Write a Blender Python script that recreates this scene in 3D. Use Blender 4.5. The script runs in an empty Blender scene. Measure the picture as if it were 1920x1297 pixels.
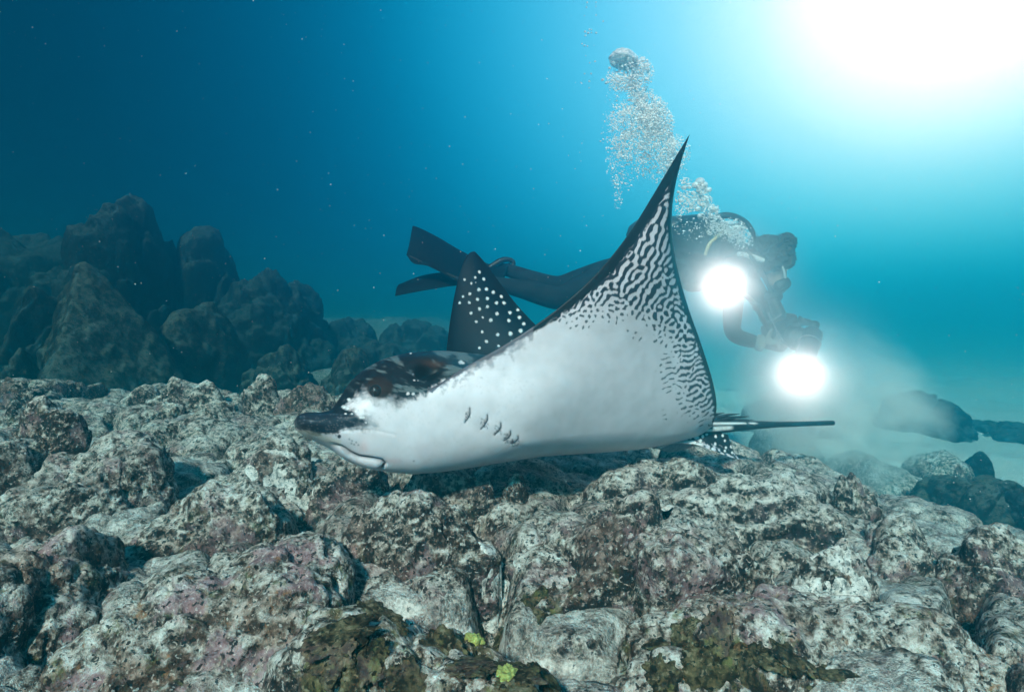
import bpy, bmesh, math, random
import numpy as np
from mathutils import Vector, Matrix
from mathutils.bvhtree import BVHTree

SC = bpy.context.scene
COL = SC.collection
R = math.radians

# ------------------------------------------------------------------ camera
F = 1144.0                                   # focal length in photo pixels (photo is 1920 wide)
CAM = np.array([0.0, 0.0, 1.0])
PITCH = math.atan(48.5 / F)
FWD = np.array([0, math.cos(PITCH), -math.sin(PITCH)])
UPV = np.array([0, math.sin(PITCH), math.cos(PITCH)])
cam_data = bpy.data.cameras.new('camera')
cam_data.lens = 36.0 * F / 1920.0
cam_data.sensor_width = 36.0
cam_data.clip_start = 0.02
cam_data.clip_end = 500.0
cam_obj = bpy.data.objects.new('camera', cam_data)
COL.objects.link(cam_obj)
cam_obj.location = CAM
cam_obj.rotation_euler = (math.pi / 2 - PITCH, 0, 0)
SC.camera = cam_obj

def P(px, py, depth):
    """photo pixel + distance along the view axis -> world point"""
    return CAM + depth * (FWD + np.array([1.0, 0, 0]) * (px - 960.0) / F - UPV * (py - 648.5) / F)

def project(v):
    """world points (n,3) -> photo pixels (n,2)"""
    d = v - CAM
    z = d @ FWD
    return np.stack([960 + F * d[:, 0] / z, 648.5 - F * (d @ UPV) / z], 1)

def ground_depth(py, z):
    """axis distance at which a horizontal plane of height z is seen at pixel row py"""
    k = FWD[2] - UPV[2] * (py - 648.5) / F
    return (z - CAM[2]) / k

# ------------------------------------------------------------------ water light (world)
GLOW = P(1800, -40, 1.0) - CAM
GLOW /= np.linalg.norm(GLOW)
world = bpy.data.worlds.new('World')
SC.world = world
world.use_nodes = True
wn, wl = world.node_tree.nodes, world.node_tree.links
wn.clear()
w_out = wn.new('ShaderNodeOutputWorld')
w_bg = wn.new('ShaderNodeBackground')
w_tc = wn.new('ShaderNodeTexCoord')
w_dot = wn.new('ShaderNodeVectorMath'); w_dot.operation = 'DOT_PRODUCT'
w_dot.inputs[1].default_value = GLOW
w_ac = wn.new('ShaderNodeMath'); w_ac.operation = 'ARCCOSINE'; w_ac.use_clamp = False
w_cl = wn.new('ShaderNodeClamp'); w_cl.inputs['Min'].default_value = -1; w_cl.inputs['Max'].default_value = 1
w_dv = wn.new('ShaderNodeMath'); w_dv.operation = 'DIVIDE'; w_dv.inputs[1].default_value = R(90)
w_rp = wn.new('ShaderNodeValToRGB')
wl.new(w_tc.outputs['Generated'], w_dot.inputs[0])
wl.new(w_dot.outputs['Value'], w_cl.inputs['Value'])
wl.new(w_cl.outputs[0], w_ac.inputs[0])
wl.new(w_ac.outputs[0], w_dv.inputs[0])
wl.new(w_dv.outputs[0], w_rp.inputs['Fac'])
wl.new(w_rp.outputs['Color'], w_bg.inputs['Color'])
wl.new(w_bg.outputs[0], w_out.inputs['Surface'])
# radiance of the water column by angle from the bright patch where sunlight comes through the surface
STOPS = [(0, (3.0, 1.9, 1.8)), (5, (2.5, 1.6, 1.5)), (9, (1.75, 1.2, 1.2)), (13, (1.0, .98, 1.06)), (19, (.38, .72, .94)),
         (27, (.10, .50, .76)), (35, (.006, .32, .56)), (44, (.0, .120, .25)), (54, (.0, .060, .130)), (66, (.0, .032, .072)), (90, (.0, .016, .034))]
er = w_rp.color_ramp
er.interpolation = 'B_SPLINE'
while len(er.elements) < len(STOPS):
    er.elements.new(0.5)
for e, (a, c) in zip(er.elements, STOPS):
    e.position = a / 90.0
    e.color = (c[0] / 4, c[1] / 4, c[2] / 4, 1)      # the ramp holds 0..1; the strength below carries the factor
w_bg.inputs['Strength'].default_value = 0.76 * 4

# ------------------------------------------------------------------ key lamp: added stand-in for the unseen strobes beside the camera
flash_key_data = bpy.data.lights.new('flash_key', 'SUN')
flash_key_data.energy = 5.0
flash_key_data.angle = R(4)
flash_key_data.color = (1.0, 0.77, 0.71)
flash_key_obj = bpy.data.objects.new('flash_key', flash_key_data)
COL.objects.link(flash_key_obj)
FLASH_KEY_FROM = Vector((-0.25, -1.0, 0.72)).normalized()      # from over the photographer's shoulder
flash_key_obj.rotation_euler = FLASH_KEY_FROM.to_track_quat('Z', 'Y').to_euler()

vs = SC.view_settings
vs.view_transform = 'Standard'
vs.look = 'None'
vs.exposure = 0.85
vs.gamma = 1.0
vs.use_curve_mapping = False
cy = SC.cycles
cy.use_denoising = True
cy.max_bounces = 6
cy.diffuse_bounces = 2
cy.glossy_bounces = 3
cy.transmission_bounces = 6
cy.transparent_max_bounces = 8
cy.volume_bounces = 2
cy.volume_step_rate = 1.0
cy.volume_max_steps = 256
cy.sample_clamp_indirect = 6.0

STROBE, SILT = 75.0, 12.0
# ------------------------------------------------------------------ helpers
def tag(o, label=None, cat=None, group=None, kind=None):
    if label: o['label'] = label
    if cat: o['category'] = cat
    if group: o['group'] = group
    if kind: o['kind'] = kind
    return o

def link(name, me, mat=None, parent=None, smooth=True):
    o = bpy.data.objects.new(name, me)
    COL.objects.link(o)
    if mat: me.materials.append(mat)
    if parent: o.parent = parent
    if smooth: me.polygons.foreach_set('use_smooth', np.ones(len(me.polygons), bool))
    return o

def empty(name, loc):
    o = bpy.data.objects.new(name, None)
    COL.objects.link(o)
    o.location = loc
    o.empty_display_size = 0.1
    bpy.context.view_layer.update()
    return o

def mesh_np(name, v, f):
    """v (n,3), f (m,3|4) arrays -> mesh"""
    me = bpy.data.meshes.new(name)
    v = np.ascontiguousarray(v, np.float32); f = np.ascontiguousarray(f, np.int32)
    k = f.shape[1]
    me.vertices.add(len(v)); me.vertices.foreach_set('co', v.ravel())
    me.loops.add(f.size); me.loops.foreach_set('vertex_index', f.ravel())
    me.polygons.add(len(f))
    me.polygons.foreach_set('loop_start', np.arange(0, f.size, k, dtype=np.int32))
    me.update(calc_edges=True)
    return me

def adopt(o, parent):
    """parent a mesh built in world coordinates to an empty, keeping its place"""
    o.parent = parent
    o.matrix_parent_inverse = Matrix.Translation(-Vector(parent.location))
    return o

rng0 = np.random.default_rng(7)
_perm = rng0.permutation(256)
_perm = np.concatenate([_perm, _perm, _perm])
_g = rng0.normal(size=(256, 3)); _g /= np.linalg.norm(_g, axis=1)[:, None]

def pn(p):
    """gradient noise at points (n,3), about -0.7..0.7"""
    i = np.floor(p).astype(np.int64); f = p - i; i &= 255
    u = f * f * f * (f * (f * 6 - 15) + 10)
    out = 0
    for dx in (0, 1):
        wx = u[:, 0] if dx else 1 - u[:, 0]
        a = _perm[i[:, 0] + dx]
        for dy in (0, 1):
            wy = u[:, 1] if dy else 1 - u[:, 1]
            b = _perm[a + ((i[:, 1] + dy) & 255)]
            for dz in (0, 1):
                wz = u[:, 2] if dz else 1 - u[:, 2]
                g = _g[_perm[b + ((i[:, 2] + dz) & 255)]]
                out = out + wx * wy * wz * (g[:, 0] * (f[:, 0] - dx) + g[:, 1] * (f[:, 1] - dy) + g[:, 2] * (f[:, 2] - dz))
    return out

def fbm(p, freq, octs, gain=0.5, lac=2.03, ridge=False, seed=0):
    q = p * freq + seed * 13.17 + 100.0
    amp, s = 1.0, 0
    for _ in range(octs):
        n = pn(q)
        s = s + amp * ((0.35 - np.abs(n)) if ridge else n)
        q = q * lac + 5.3; amp *= gain
    return s

def worley(p, freq, seed=0, flat=False):
    """distance to the nearest and second nearest jittered cell point (cell units)"""
    q = p * freq + seed * 7.31 + 50.0
    i0 = np.floor(q).astype(np.int64); f = q - i0
    d1 = np.full(len(p), 9.0); d2 = np.full(len(p), 9.0)
    for dx in (-1, 0, 1):
        for dy in (-1, 0, 1):
            for dz in ((0,) if flat else (-1, 0, 1)):
                c = (i0 + (dx, dy, dz)) & 255
                k = _perm[_perm[_perm[c[:, 0]] + c[:, 1]] + (0 if flat else c[:, 2])]
                off = _g[k] * .42 + .5 + np.array([dx, dy, dz])
                r = (f - off); 
                if flat: r = r[:, :2]
                d = np.sqrt((r * r).sum(1))
                d2 = np.minimum(d2, np.maximum(d, d1)); d1 = np.minimum(d1, d)
    return d1, d2

def lumps(p, freq, seed=0, flat=False):
    """rounded knobs with creases between them, 0..1"""
    d1, d2 = worley(p, freq, seed, flat)
    return np.clip(1 - d1 * d1 * 1.1, 0, 1) * smoothstep(0, .16, d2 - d1)

def smoothstep(a, b, x):
    t = np.clip((x - a) / (b - a), 0, 1)
    return t * t * (3 - 2 * t)

_cs_cache = {}
def cubesphere(n):
    if n in _cs_cache: return _cs_cache[n]
    a = np.tan(np.linspace(-1, 1, n + 1) * math.pi / 4)
    U, V = np.meshgrid(a, a); o = np.ones_like(U)
    vs_, fs = [], []
    for k, (q) in enumerate(([o, U, V], [-o, -U, V], [-U, o, V], [U, -o, V], [-V, U, o], [V, U, -o])):
        vs_.append(np.stack([c.ravel() for c in q], 1))
        i = np.arange((n + 1) ** 2).reshape(n + 1, n + 1) + k * (n + 1) ** 2
        fs.append(np.stack([i[:-1, :-1], i[:-1, 1:], i[1:, 1:], i[1:, :-1]], -1).reshape(-1, 4))
    v = np.concatenate(vs_); f = np.concatenate(fs)
    v /= np.linalg.norm(v, axis=1)[:, None]
    key = np.round(v * 1e5).astype(np.int64)
    _, idx, inv = np.unique(key, axis=0, return_index=True, return_inverse=True)
    _cs_cache[n] = (v[idx], inv.ravel()[f])
    return _cs_cache[n]

# ------------------------------------------------------------------ materials
def newmat(name):
    m = bpy.data.materials.new(name); m.use_nodes = True
    nt = m.node_tree; nt.nodes.clear()
    out = nt.nodes.new('ShaderNodeOutputMaterial')
    b = nt.nodes.new('ShaderNodeBsdfPrincipled')
    nt.links.new(b.outputs[0], out.inputs['Surface'])
    return m, nt, b, out

def simple_mat(name, col, rough=0.6, spec=0.4, metal=0.0, var=0.25, scale=20.0, bump=0.0):
    m, nt, b, out = newmat(name)
    N, L = nt.nodes, nt.links
    tc = N.new('ShaderNodeTexCoord')
    nz = N.new('ShaderNodeTexNoise'); nz.inputs['Scale'].default_value = scale; nz.inputs['Detail'].default_value = 5
    L.new(tc.outputs['Object'], nz.inputs['Vector'])
    rp = N.new('ShaderNodeValToRGB')
    rp.color_ramp.elements[0].position = 0.3; rp.color_ramp.elements[1].position = 0.7
    rp.color_ramp.elements[0].color = [c * (1 - var) for c in col] + [1]
    rp.color_ramp.elements[1].color = [min(1, c * (1 + var)) for c in col] + [1]
    L.new(nz.outputs['Fac'], rp.inputs['Fac'])
    L.new(rp.outputs['Color'], b.inputs['Base Color'])
    b.inputs['Roughness'].default_value = rough
    b.inputs['Specular IOR Level'].default_value = spec
    b.inputs['Metallic'].default_value = metal
    if bump:
        bp = N.new('ShaderNodeBump'); bp.inputs['Strength'].default_value = bump; bp.inputs['Distance'].default_value = 0.005
        L.new(nz.outputs['Fac'], bp.inputs['Height']); L.new(bp.outputs[0], b.inputs['Normal'])
    return m

def rock_mat(name, dark=(.016, .015, .015), mid=(.100, .078, .064), pale=(.325, .295, .265), white=(.56, .545, .52),
             bias=0.0, turf=0.35, turf_col=(.105, .066, .055), pink=0.35, olive=0.25, orange=0.15, sediment=0.4, fine=1.0,
             bump=1.0, sand_attr=False):
    m, nt, b, out = newmat(name)
    N, L = nt.nodes, nt.links
    tc = N.new('ShaderNodeTexCoord'); oi = N.new('ShaderNodeObjectInfo')
    sc_ = N.new('ShaderNodeVectorMath'); sc_.operation = 'SCALE'; sc_.inputs[0].default_value = (37, 51, 23)
    L.new(oi.outputs['Random'], sc_.inputs['Scale'])
    ad = N.new('ShaderNodeVectorMath'); ad.operation = 'ADD'
    L.new(tc.outputs['Object'], ad.inputs[0]); L.new(sc_.outputs[0], ad.inputs[1])
    V = ad.outputs[0]
    def noise(scale, det, rough=.6, dist=0.0):
        n = N.new('ShaderNodeTexNoise'); n.inputs['Scale'].default_value = scale; n.inputs['Detail'].default_value = det
        n.inputs['Roughness'].default_value = rough; n.inputs['Distortion'].default_value = dist
        L.new(V, n.inputs['Vector']); return n.outputs['Fac']
    def math_(op, a, c, cl=False):
        n = N.new('ShaderNodeMath'); n.operation = op; n.use_clamp = cl
        for k, x in enumerate((a, c)):
            if isinstance(x, (int, float)): n.inputs[k].default_value = x
            else: L.new(x, n.inputs[k])
        return n.outputs[0]
    def step(x, a, c):
        n = N.new('ShaderNodeMapRange'); n.interpolation_type = 'SMOOTHSTEP'
        n.inputs['From Min'].default_value = a; n.inputs['From Max'].default_value = c
        L.new(x, n.inputs['Value']); return n.outputs['Result']
    def mix(fac, a, c, mode='MIX'):
        n = N.new('ShaderNodeMix'); n.data_type = 'RGBA'; n.blend_type = mode
        if isinstance(fac, (int, float)): n.inputs['Factor'].default_value = fac
        else: L.new(fac, n.inputs['Factor'])
        for k, x in ((6, a), (7, c)):
            if isinstance(x, tuple): n.inputs[k].default_value = (*x, 1)
            else: L.new(x, n.inputs[k])
        return n.outputs[2]
    n_f = noise(170 * fine, 3, .7)
    n_s = noise(46 * fine, 5, .68)
    n_m = noise(17 * fine, 6, .68)
    n_l = noise(3.2, 5, .6)
    geo = N.new('ShaderNodeNewGeometry')
    sx = N.new('ShaderNodeSeparateXYZ'); L.new(geo.outputs['Normal'], sx.inputs[0])
    up = step(sx.outputs['Z'], -0.1, 0.95)
    s = math_('ADD', math_('MULTIPLY', n_s, .60), math_('MULTIPLY', n_m, .28))
    s = math_('ADD', s, math_('MULTIPLY', n_f, .22))
    s = math_('ADD', s, math_('MULTIPLY', up, .20 * sediment))
    s = math_('ADD', s, bias - .10 * sediment)
    rp = N.new('ShaderNodeValToRGB'); cr = rp.color_ramp
    cr.elements[0].position = .485; cr.elements[0].color = (*dark, 1)
    cr.elements[1].position = .67; cr.elements[1].color = (*white, 1)
    e = cr.elements.new(.535); e.color = (*mid, 1)
    e = cr.elements.new(.59); e.color = (*pale, 1)
    L.new(s, rp.inputs['Fac'])
    c = rp.outputs['Color']
    # reddish brown turf, pink coralline crust, olive and rusty specks
    tmask = math_('MULTIPLY', step(noise(5.0, 7, .65), .50, .62), turf, True)
    tn = mix(step(n_s, .40, .66), (turf_col[0] * .45, turf_col[1] * .45, turf_col[2] * .45), (turf_col[0] * 2.0, turf_col[1] * 2.0, turf_col[2] * 2.0))
    c = mix(tmask, c, tn)
    pmask = math_('MULTIPLY', step(noise(9.0, 6, .7), .52, .62), pink, True)
    c = mix(pmask, c, mix(n_s, (.10, .045, .055), (.46, .30, .32)))
    omask = math_('MULTIPLY', step(noise(21.0, 5, .7), .57, .66), olive, True)
    c = mix(omask, c, mix(n_s, (.05, .055, .015), (.24, .25, .09)))
    rmask = math_('MULTIPLY', step(noise(33.0, 5, .7), .60, .68), orange, True)
    c = mix(rmask, c, (.26, .12, .045))
    # dark pits
    vo = N.new('ShaderNodeTexVoronoi'); vo.inputs['Scale'].default_value = 34 * fine; vo.inputs['Randomness'].default_value = 1
    wv = N.new('ShaderNodeVectorMath'); wv.operation = 'ADD'
    nv = N.new('ShaderNodeTexNoise'); nv.inputs['Scale'].default_value = 40; nv.inputs['Detail'].default_value = 3
    L.new(V, nv.inputs['Vector'])
    ns = N.new('ShaderNodeVectorMath'); ns.operation = 'SCALE'; ns.inputs['Scale'].default_value = .03
    L.new(nv.outputs['Color'], ns.inputs[0]); L.new(V, wv.inputs[0]); L.new(ns.outputs[0], wv.inputs[1])
    L.new(wv.outputs[0], vo.inputs['Vector'])
    pit = step(math_('ADD', vo.outputs['Distance'], math_('MULTIPLY', n_m, .5)), .42, .30)
    c = mix(math_('MULTIPLY', pit, .85), c, dark)
    # crisp flecks: small black holes and white shell bits
    fb = step(noise(105 * fine, 2, .5), .605, .64)
    c = mix(math_('MULTIPLY', fb, .9), c, (dark[0] * .6, dark[1] * .6, dark[2] * .6))
    fw = step(noise(128 * fine, 2, .5, .5), .625, .655)
    c = mix(math_('MULTIPLY', fw, .42), c, (min(1, white[0] * 1.2), min(1, white[1] * 1.2), min(1, white[2] * 1.2)))
    h = math_('ADD', math_('MULTIPLY', n_s, .55), math_('MULTIPLY', n_m, .75))
    h = math_('ADD', h, math_('MULTIPLY', n_f, .22))
    h = math_('SUBTRACT', h, math_('MULTIPLY', pit, .25))
    if sand_attr:
        at = N.new('ShaderNodeAttribute'); at.attribute_name = 'sand'
        sm = step(math_('ADD', at.outputs['Fac'], math_('MULTIPLY', math_('SUBTRACT', n_m, .5), .7)), .42, .60)
        scol = mix(step(n_f, .38, .62), (.38, .37, .35), (.60, .59, .57))
        scol = mix(step(noise(70, 3), .60, .68), scol, (.12, .11, .10))
        c = mix(sm, c, scol)
        h = math_('MULTIPLY', h, math_('SUBTRACT', 1.0, math_('MULTIPLY', sm, .8)))
    L.new(c, b.inputs['Base Color'])
    b.inputs['Roughness'].default_value = .92
    b.inputs['Specular IOR Level'].default_value = .15
    bp = N.new('ShaderNodeBump'); bp.inputs['Strength'].default_value = min(1, .9 * bump); bp.inputs['Distance'].default_value = .022 * bump
    L.new(h, bp.inputs['Height']); L.new(bp.outputs[0], b.inputs['Normal'])
    return m

M_CRUST = rock_mat('pale_crusted_rock', bias=.002, turf=.6, pink=.5, orange=.3)
M_BROWN = rock_mat('brown_turf_rock', bias=-.028, turf=.85, pink=.45, olive=.2, sediment=.5)
M_WARM = rock_mat('pink_crusted_rock', bias=.004, turf=.6, turf_col=(.15, .085, .06), pink=.85, olive=.5, orange=.7)
M_OLIVE = rock_mat('algae_patched_rock', bias=.005, turf=.95, turf_col=(.085, .070, .034), pink=.2, olive=.6, orange=.2, sediment=.3)
M_GREY = rock_mat('grey_silted_rock', bias=-.005, turf=.2, pink=.15, olive=.15, orange=.05, sediment=.6)
M_FAR = rock_mat('falloff_darkened_rock', dark=(.004, .0055, .0055), mid=(.012, .016, .015), pale=(.032, .038, .036), white=(.07, .08, .073), bias=-.02,
                 turf=.3, turf_col=(.06, .06, .045), pink=.0, olive=.3, orange=0, sediment=1.2, fine=.5, bump=.8)  # far rock painted darker to imitate flash falloff with distance
M_DEEP = rock_mat('falloff_darkest_rock', dark=(.003, .0045, .005), mid=(.008, .012, .013), pale=(.020, .028, .029), white=(.045, .058, .058), bias=-.02, turf=.3, turf_col=(.010, .014, .013), pink=.0, olive=.2, orange=0, sediment=1.2, fine=.35, bump=1.6)  # darkest far rock: loss of light over distance put into its colours
M_BED = rock_mat('seabed_rock_and_sand', bias=.0, turf=.65, pink=.4, sediment=.4, sand_attr=True)
def volume_mat(name, density, color, aniso, absorb=(0, 0, 0)):
    m = bpy.data.materials.new(name); m.use_nodes = True
    nt = m.node_tree; nt.nodes.clear()
    out = nt.nodes.new('ShaderNodeOutputMaterial')
    pv = nt.nodes.new('ShaderNodeVolumePrincipled')
    pv.inputs['Color'].default_value = (*color, 1)
    pv.inputs['Density'].default_value = density
    pv.inputs['Anisotropy'].default_value = aniso
    pv.inputs['Absorption Color'].default_value = (*absorb, 1)
    nt.links.new(pv.outputs[0], out.inputs['Volume'])
    return m, nt, pv
# ------------------------------------------------------------------ seabed sheet
def axis(lo, hi, step, far, n_out):
    core = np.arange(lo, hi, step)
    g = np.geomspace(step * 1.6, 1, n_out); 
    a = hi + (far - hi) * (np.geomspace(1, 400, n_out + 1)[1:] - 1) / 399
    b = lo - (far + lo) * (np.geomspace(1, 400, n_out + 1)[1:] - 1) / 399
    return np.concatenate([b[::-1], core, a])

def floor_height(x, y):
    """large shape of the reef platform and of the sand and rubble behind it (no fine relief)"""
    edge = 3.55 - 0.16 * (x + 1.9) - 0.62 * np.clip(x - 0.15, 0, 9) - .30 * np.clip(x - .9, 0, 9)       # back edge of the platform
    plat = 0.490 + 0.05 * (y - 1.2) * smoothstep(0.6, -1.2, x) - .16 * np.clip(x - .75, 0, 9)
    plat = plat + np.clip(.95 - y, 0, 1) * -.10
    drop = smoothstep(edge - .15, edge + .75, y)
    low = -0.02 + 0.085 * np.clip(y - 4.0, 0, 12) * smoothstep(0.4, -2.5, x) - 0.10 * smoothstep(1.0, 4.0, x)
    return plat * (1 - drop) + low * drop

gx = axis(-2.5, 2.5, 0.0105, 60.0, 90)
gy = axis(0.30, 3.3, 0.0105, 60.0, 90)
X, Y = np.meshgrid(gx, gy)
xf, yf = X.ravel(), Y.ravel()
h = floor_height(xf, yf)
p2 = np.stack([xf, yf, np.zeros_like(xf)], 1)
big = fbm(p2, 1.7, 3, seed=1)
h = h + 0.05 * big + 0.03 * fbm(p2, 5.0, 4, gain=.5, seed=2) + .009 * fbm(p2, 17.0, 4, gain=.55, seed=3)
wp = p2 + .06 * np.stack([fbm(p2, 3.0, 3, seed=11), fbm(p2, 3.0, 3, seed=12), 0 * xf], 1)
plat_m = smoothstep(.25, .42, floor_height(xf, yf))
h = h + plat_m * (.080 * lumps(wp, 2.6, 1, True) + .022 * lumps(wp, 7.5, 2, True) + .005 * lumps(wp, 21.0, 3, True) - .06)
h = h + (1 - plat_m) * .02 * lumps(wp, 5.0, 4, True)
for pl_, wd_, dp_ in (([(105, 955), (140, 1010), (158, 1090), (165, 1180), (150, 1310)], .022, .16), ([(900, 985), (915, 1050), (925, 1120)], .03, .10), ([(1418, 1000), (1425, 1080), (1450, 1165)], .025, .10),
                      ([(1480, 935), (1560, 985), (1580, 1060), (1600, 1120)], .02, .09), ([(1780, 990), (1800, 1080), (1850, 1180), (1910, 1260)], .025, .12), ([(300, 900), (330, 960), (420, 1020), (560, 1020)], .02, .07), ([(480, 860), (560, 930), (590, 1010), (560, 1110)], .02, .08),
                      ([(560, 1130), (760, 1118), (960, 1125), (1180, 1140), (1260, 1210), (1290, 1310)], .02, .09)):
    w3 = np.array([P(x_, y_, ground_depth(y_, .54))[:2] for x_, y_ in pl_])
    dd_, _ = (lambda q_: (np.min([np.linalg.norm(q_ - (a_ + np.clip(((q_ - a_) @ (b_ - a_)) / ((b_ - a_) @ (b_ - a_)), 0, 1)[:, None] * (b_ - a_)), axis=1) for a_, b_ in zip(w3[:-1], w3[1:])], axis=0), 0))(wp[:, :2] + .25 * (wp[:, :2] - p2[:, :2]))
    h = h - dp_ * np.exp(-(dd_ / wd_) ** 2)
rad = np.hypot(xf, yf - 1.5)
far_w = smoothstep(3.0, 6.0, rad)
h = h + far_w * (.16 * fbm(p2, .9, 4, seed=4)) + smoothstep(20, 50, rad) * 0.8
sand = smoothstep(.05, -.12, big) * .5
sand_spots = [(915, 1090, .54, .045), (560, 850, .56, .10), (585, 905, .55, .06), (1580, 1130, .50, .15), (480, 865, .57, .12), (1290, 1200, .5, .05), (640, 900, .56, .05)]
pits = np.zeros_like(h)
for px, py, z, rr in sand_spots:
    q = P(px, py, ground_depth(py, z))
    d2 = ((xf - q[0]) ** 2 + ((yf - q[1]) * .7) ** 2) / rr ** 2
    sand = np.maximum(sand, .95 * np.exp(-(d2 * (1 + 1.6 * fbm(p2, 8.0, 3, seed=9))) ** 1.2))
    pits += .6 * np.exp(-d2)
sandy_low = smoothstep(.30, .12, floor_height(xf, yf)) * smoothstep(-.6, 1.0, xf)
sand = np.maximum(sand * (1 - .6 * far_w), sandy_low * (0.9 + .9 * big))
h = h - .02 * np.clip(sand, 0, 1) * (rad < 4)
nxg, nyg = len(gx), len(gy)
ii = np.arange(nxg * nyg).reshape(nyg, nxg)
quads = np.stack([ii[:-1, :-1], ii[:-1, 1:], ii[1:, 1:], ii[1:, :-1]], -1).reshape(-1, 4)
me = mesh_np('seabed', np.stack([xf, yf, h], 1), quads)
at = me.attributes.new('sand', 'FLOAT', 'POINT')
at.data.foreach_set('value', np.clip(sand, 0, 1.2).astype(np.float32))
seabed = tag(link('seabed', me, M_BED), 'encrusted reef rock platform sloping down to pale rippled sand', 'seabed', kind='structure')
del seabed['category']

# ------------------------------------------------------------------ boulders
boulder_count = 0
def boulder(label, center, radii, yaw=0.0, tilt=(0, 0), power=2.6, facets=5, rough=.03, fine=.010, mat=None, n=40, group=None, seed=None, cuts=None, name='boulder', cat='rock', pits_amp=0.0, lump=1.0, shear=0.0):
    """one free-standing rock: a faceted superellipsoid with several octaves of real relief"""
    global boulder_count
    boulder_count += 1
    seed = boulder_count if seed is None else seed
    rg = np.random.default_rng(1000 + seed)
    d, f = cubesphere(n)
    r = 1.0 / (np.abs(d) ** power).sum(1) ** (1 / power)
    planes = []
    for _ in range(facets):
        nv = rg.normal(size=3); nv[2] = abs(nv[2]) * .8; nv /= np.linalg.norm(nv)
        planes.append((nv, rg.uniform(.68, .92)))
    for c in (cuts or []):
        nv = np.array(c[:3], float); nv /= np.linalg.norm(nv); planes.append((nv, c[3]))
    for nv, k in planes:
        t = d @ nv
        lim = np.where(t > .05, k / np.maximum(t, .05), 9.0)
        kk = 14.0
        r = -np.log(np.exp(-kk * r) + np.exp(-kk * np.minimum(lim, 4))) / kk
    v = d * r[:, None] * np.array(radii)
    rm = float(np.mean(radii))
    nrm = v / np.maximum(np.linalg.norm(v, axis=1)[:, None], 1e-6)
    off = rg.uniform(0, 40, 3)
    q = v + off
    disp = rough * 1.3 * fbm(q, 1.1 / rm, 2, seed=seed % 5) + rough * .55 * fbm(q, 3.0 / rm, 3, gain=.45, seed=3)
    disp = disp + fine * .9 * fbm(q, 13.0, 3, gain=.5, seed=1) + fine * .35 * fbm(q, 50.0, 2, gain=.6, seed=2)
    if n >= 50 and rm < .6:
        qw = q + .03 * np.stack([fbm(q, 6.0, 2, seed=7), fbm(q, 6.0, 2, seed=8), fbm(q, 6.0, 2, seed=9)], 1)
        disp = disp + .022 * lump * (lumps(qw, 4.5, seed % 7) - .5) + .006 * lump * (lumps(qw, 17.0, 2) - .5)
    elif rm > .3:
        disp = disp + lump * rm * .15 * (lumps(q + .2 * rm * fbm(q, 1.5 / rm, 2, seed=7)[:, None], 1.5 / rm, seed % 7) - .5) + lump * rm * .035 * (lumps(q, 5.0 / rm, 2) - .5) + rm * .10 * fbm(q, 2.2 / rm, 3, ridge=True, seed=6)
    if pits_amp:
        w = fbm(q, 24.0, 2, seed=5)
        disp = disp - pits_amp * smoothstep(.12, .38, w)
    v = v + nrm * disp[:, None]
    M3 = (Matrix.Rotation(yaw, 3, 'Z') @ Matrix.Rotation(tilt[0], 3, 'X') @ Matrix.Rotation(tilt[1], 3, 'Y'))
    v = v @ np.array(M3).T
    v[:, 0] += shear * np.maximum(v[:, 2], 0)
    me = mesh_np('boulder', v, f)
    o = link(name, me, mat or M_CRUST)
    o.location = center
    return tag(o, label, cat, group)

def slab(label, x0, x1, y0, y1, zb, zt, **kw):
    """a rock of the platform from its pixel box: front foot on height zb, back of the top on height zt"""
    d1 = ground_depth(y1, zb); d0 = ground_depth(y0, zt)
    grow = kw.pop('grow', 1.12)
    a = P((x0 + x1) / 2, y1, d1); dc = (d0 + d1) / 2
    ctr = np.array([((x0 + x1) / 2 - 960) / F * dc, (d0 + d1) / 2, 0.0])
    dz = kw.pop('dz', .12)
    ctr[2] = zb - dz
    rad_ = (grow * (x1 - x0) / 2 / F * dc, max(.5 * grow * (x1 - x0) / 2 / F * dc, grow * (d0 - d1) / 2), zt - ctr[2])
    return boulder(label, ctr, rad_, **kw)

def stand(label, x0, x1, yt, yb, depth, ry=None, **kw):
    """a rock farther off from its pixel box and distance"""
    w = (x1 - x0) / 2 / F * depth; hh = (yb - yt) / F * depth
    c = P((x0 + x1) / 2, yb, depth)
    fl = float(floor_height(np.array([c[0]]), np.array([c[1]]))[0])
    zc = min(c[2] - .02, fl - .05)                     # sits in the bottom, never above it
    return boulder(label, (c[0], c[1], zc), (w * 1.04, ry or w, c[2] - zc + hh), **kw)

# foreground reef
slab('large pale rock mass left of the deep crack, beside the pink crusted slab', -160, 128, 965, 1420, .46, .60, mat=M_WARM, n=110, power=3.2, rough=.045, fine=.012, facets=3, pits_amp=.012)
slab('broad pale pink crusted slab right of the deep crack', 195, 640, 985, 1420, .46, .60, mat=M_WARM, n=120, power=3.4, rough=.04, fine=.012, facets=2, pits_amp=.012, dz=.1)
slab('rounded pale rock with a dark hollow under its front lip', 265, 575, 862, 1030, .50, .64, mat=M_CRUST, n=100, power=2.8, rough=.05, fine=.012, pits_amp=.010, tilt=(.10, 0))
slab('pale pyramid shaped rock behind the crack', 55, 300, 790, 985, .53, .70, mat=M_CRUST, n=90, power=2.4, rough=.05, fine=.012, pits_amp=.008)
slab('dark topped boulder on the reef shoulder beside the pale pyramid shaped rock', -10, 165, 742, 860, .60, .775, mat=M_BROWN, n=80, power=2.8, rough=.05, fine=.012)
slab('rock block rising at the foot of the dark topped boulder', -90, 45, 800, 960, .56, .70, mat=M_CRUST, n=60, power=2.8, rough=.04)
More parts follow.
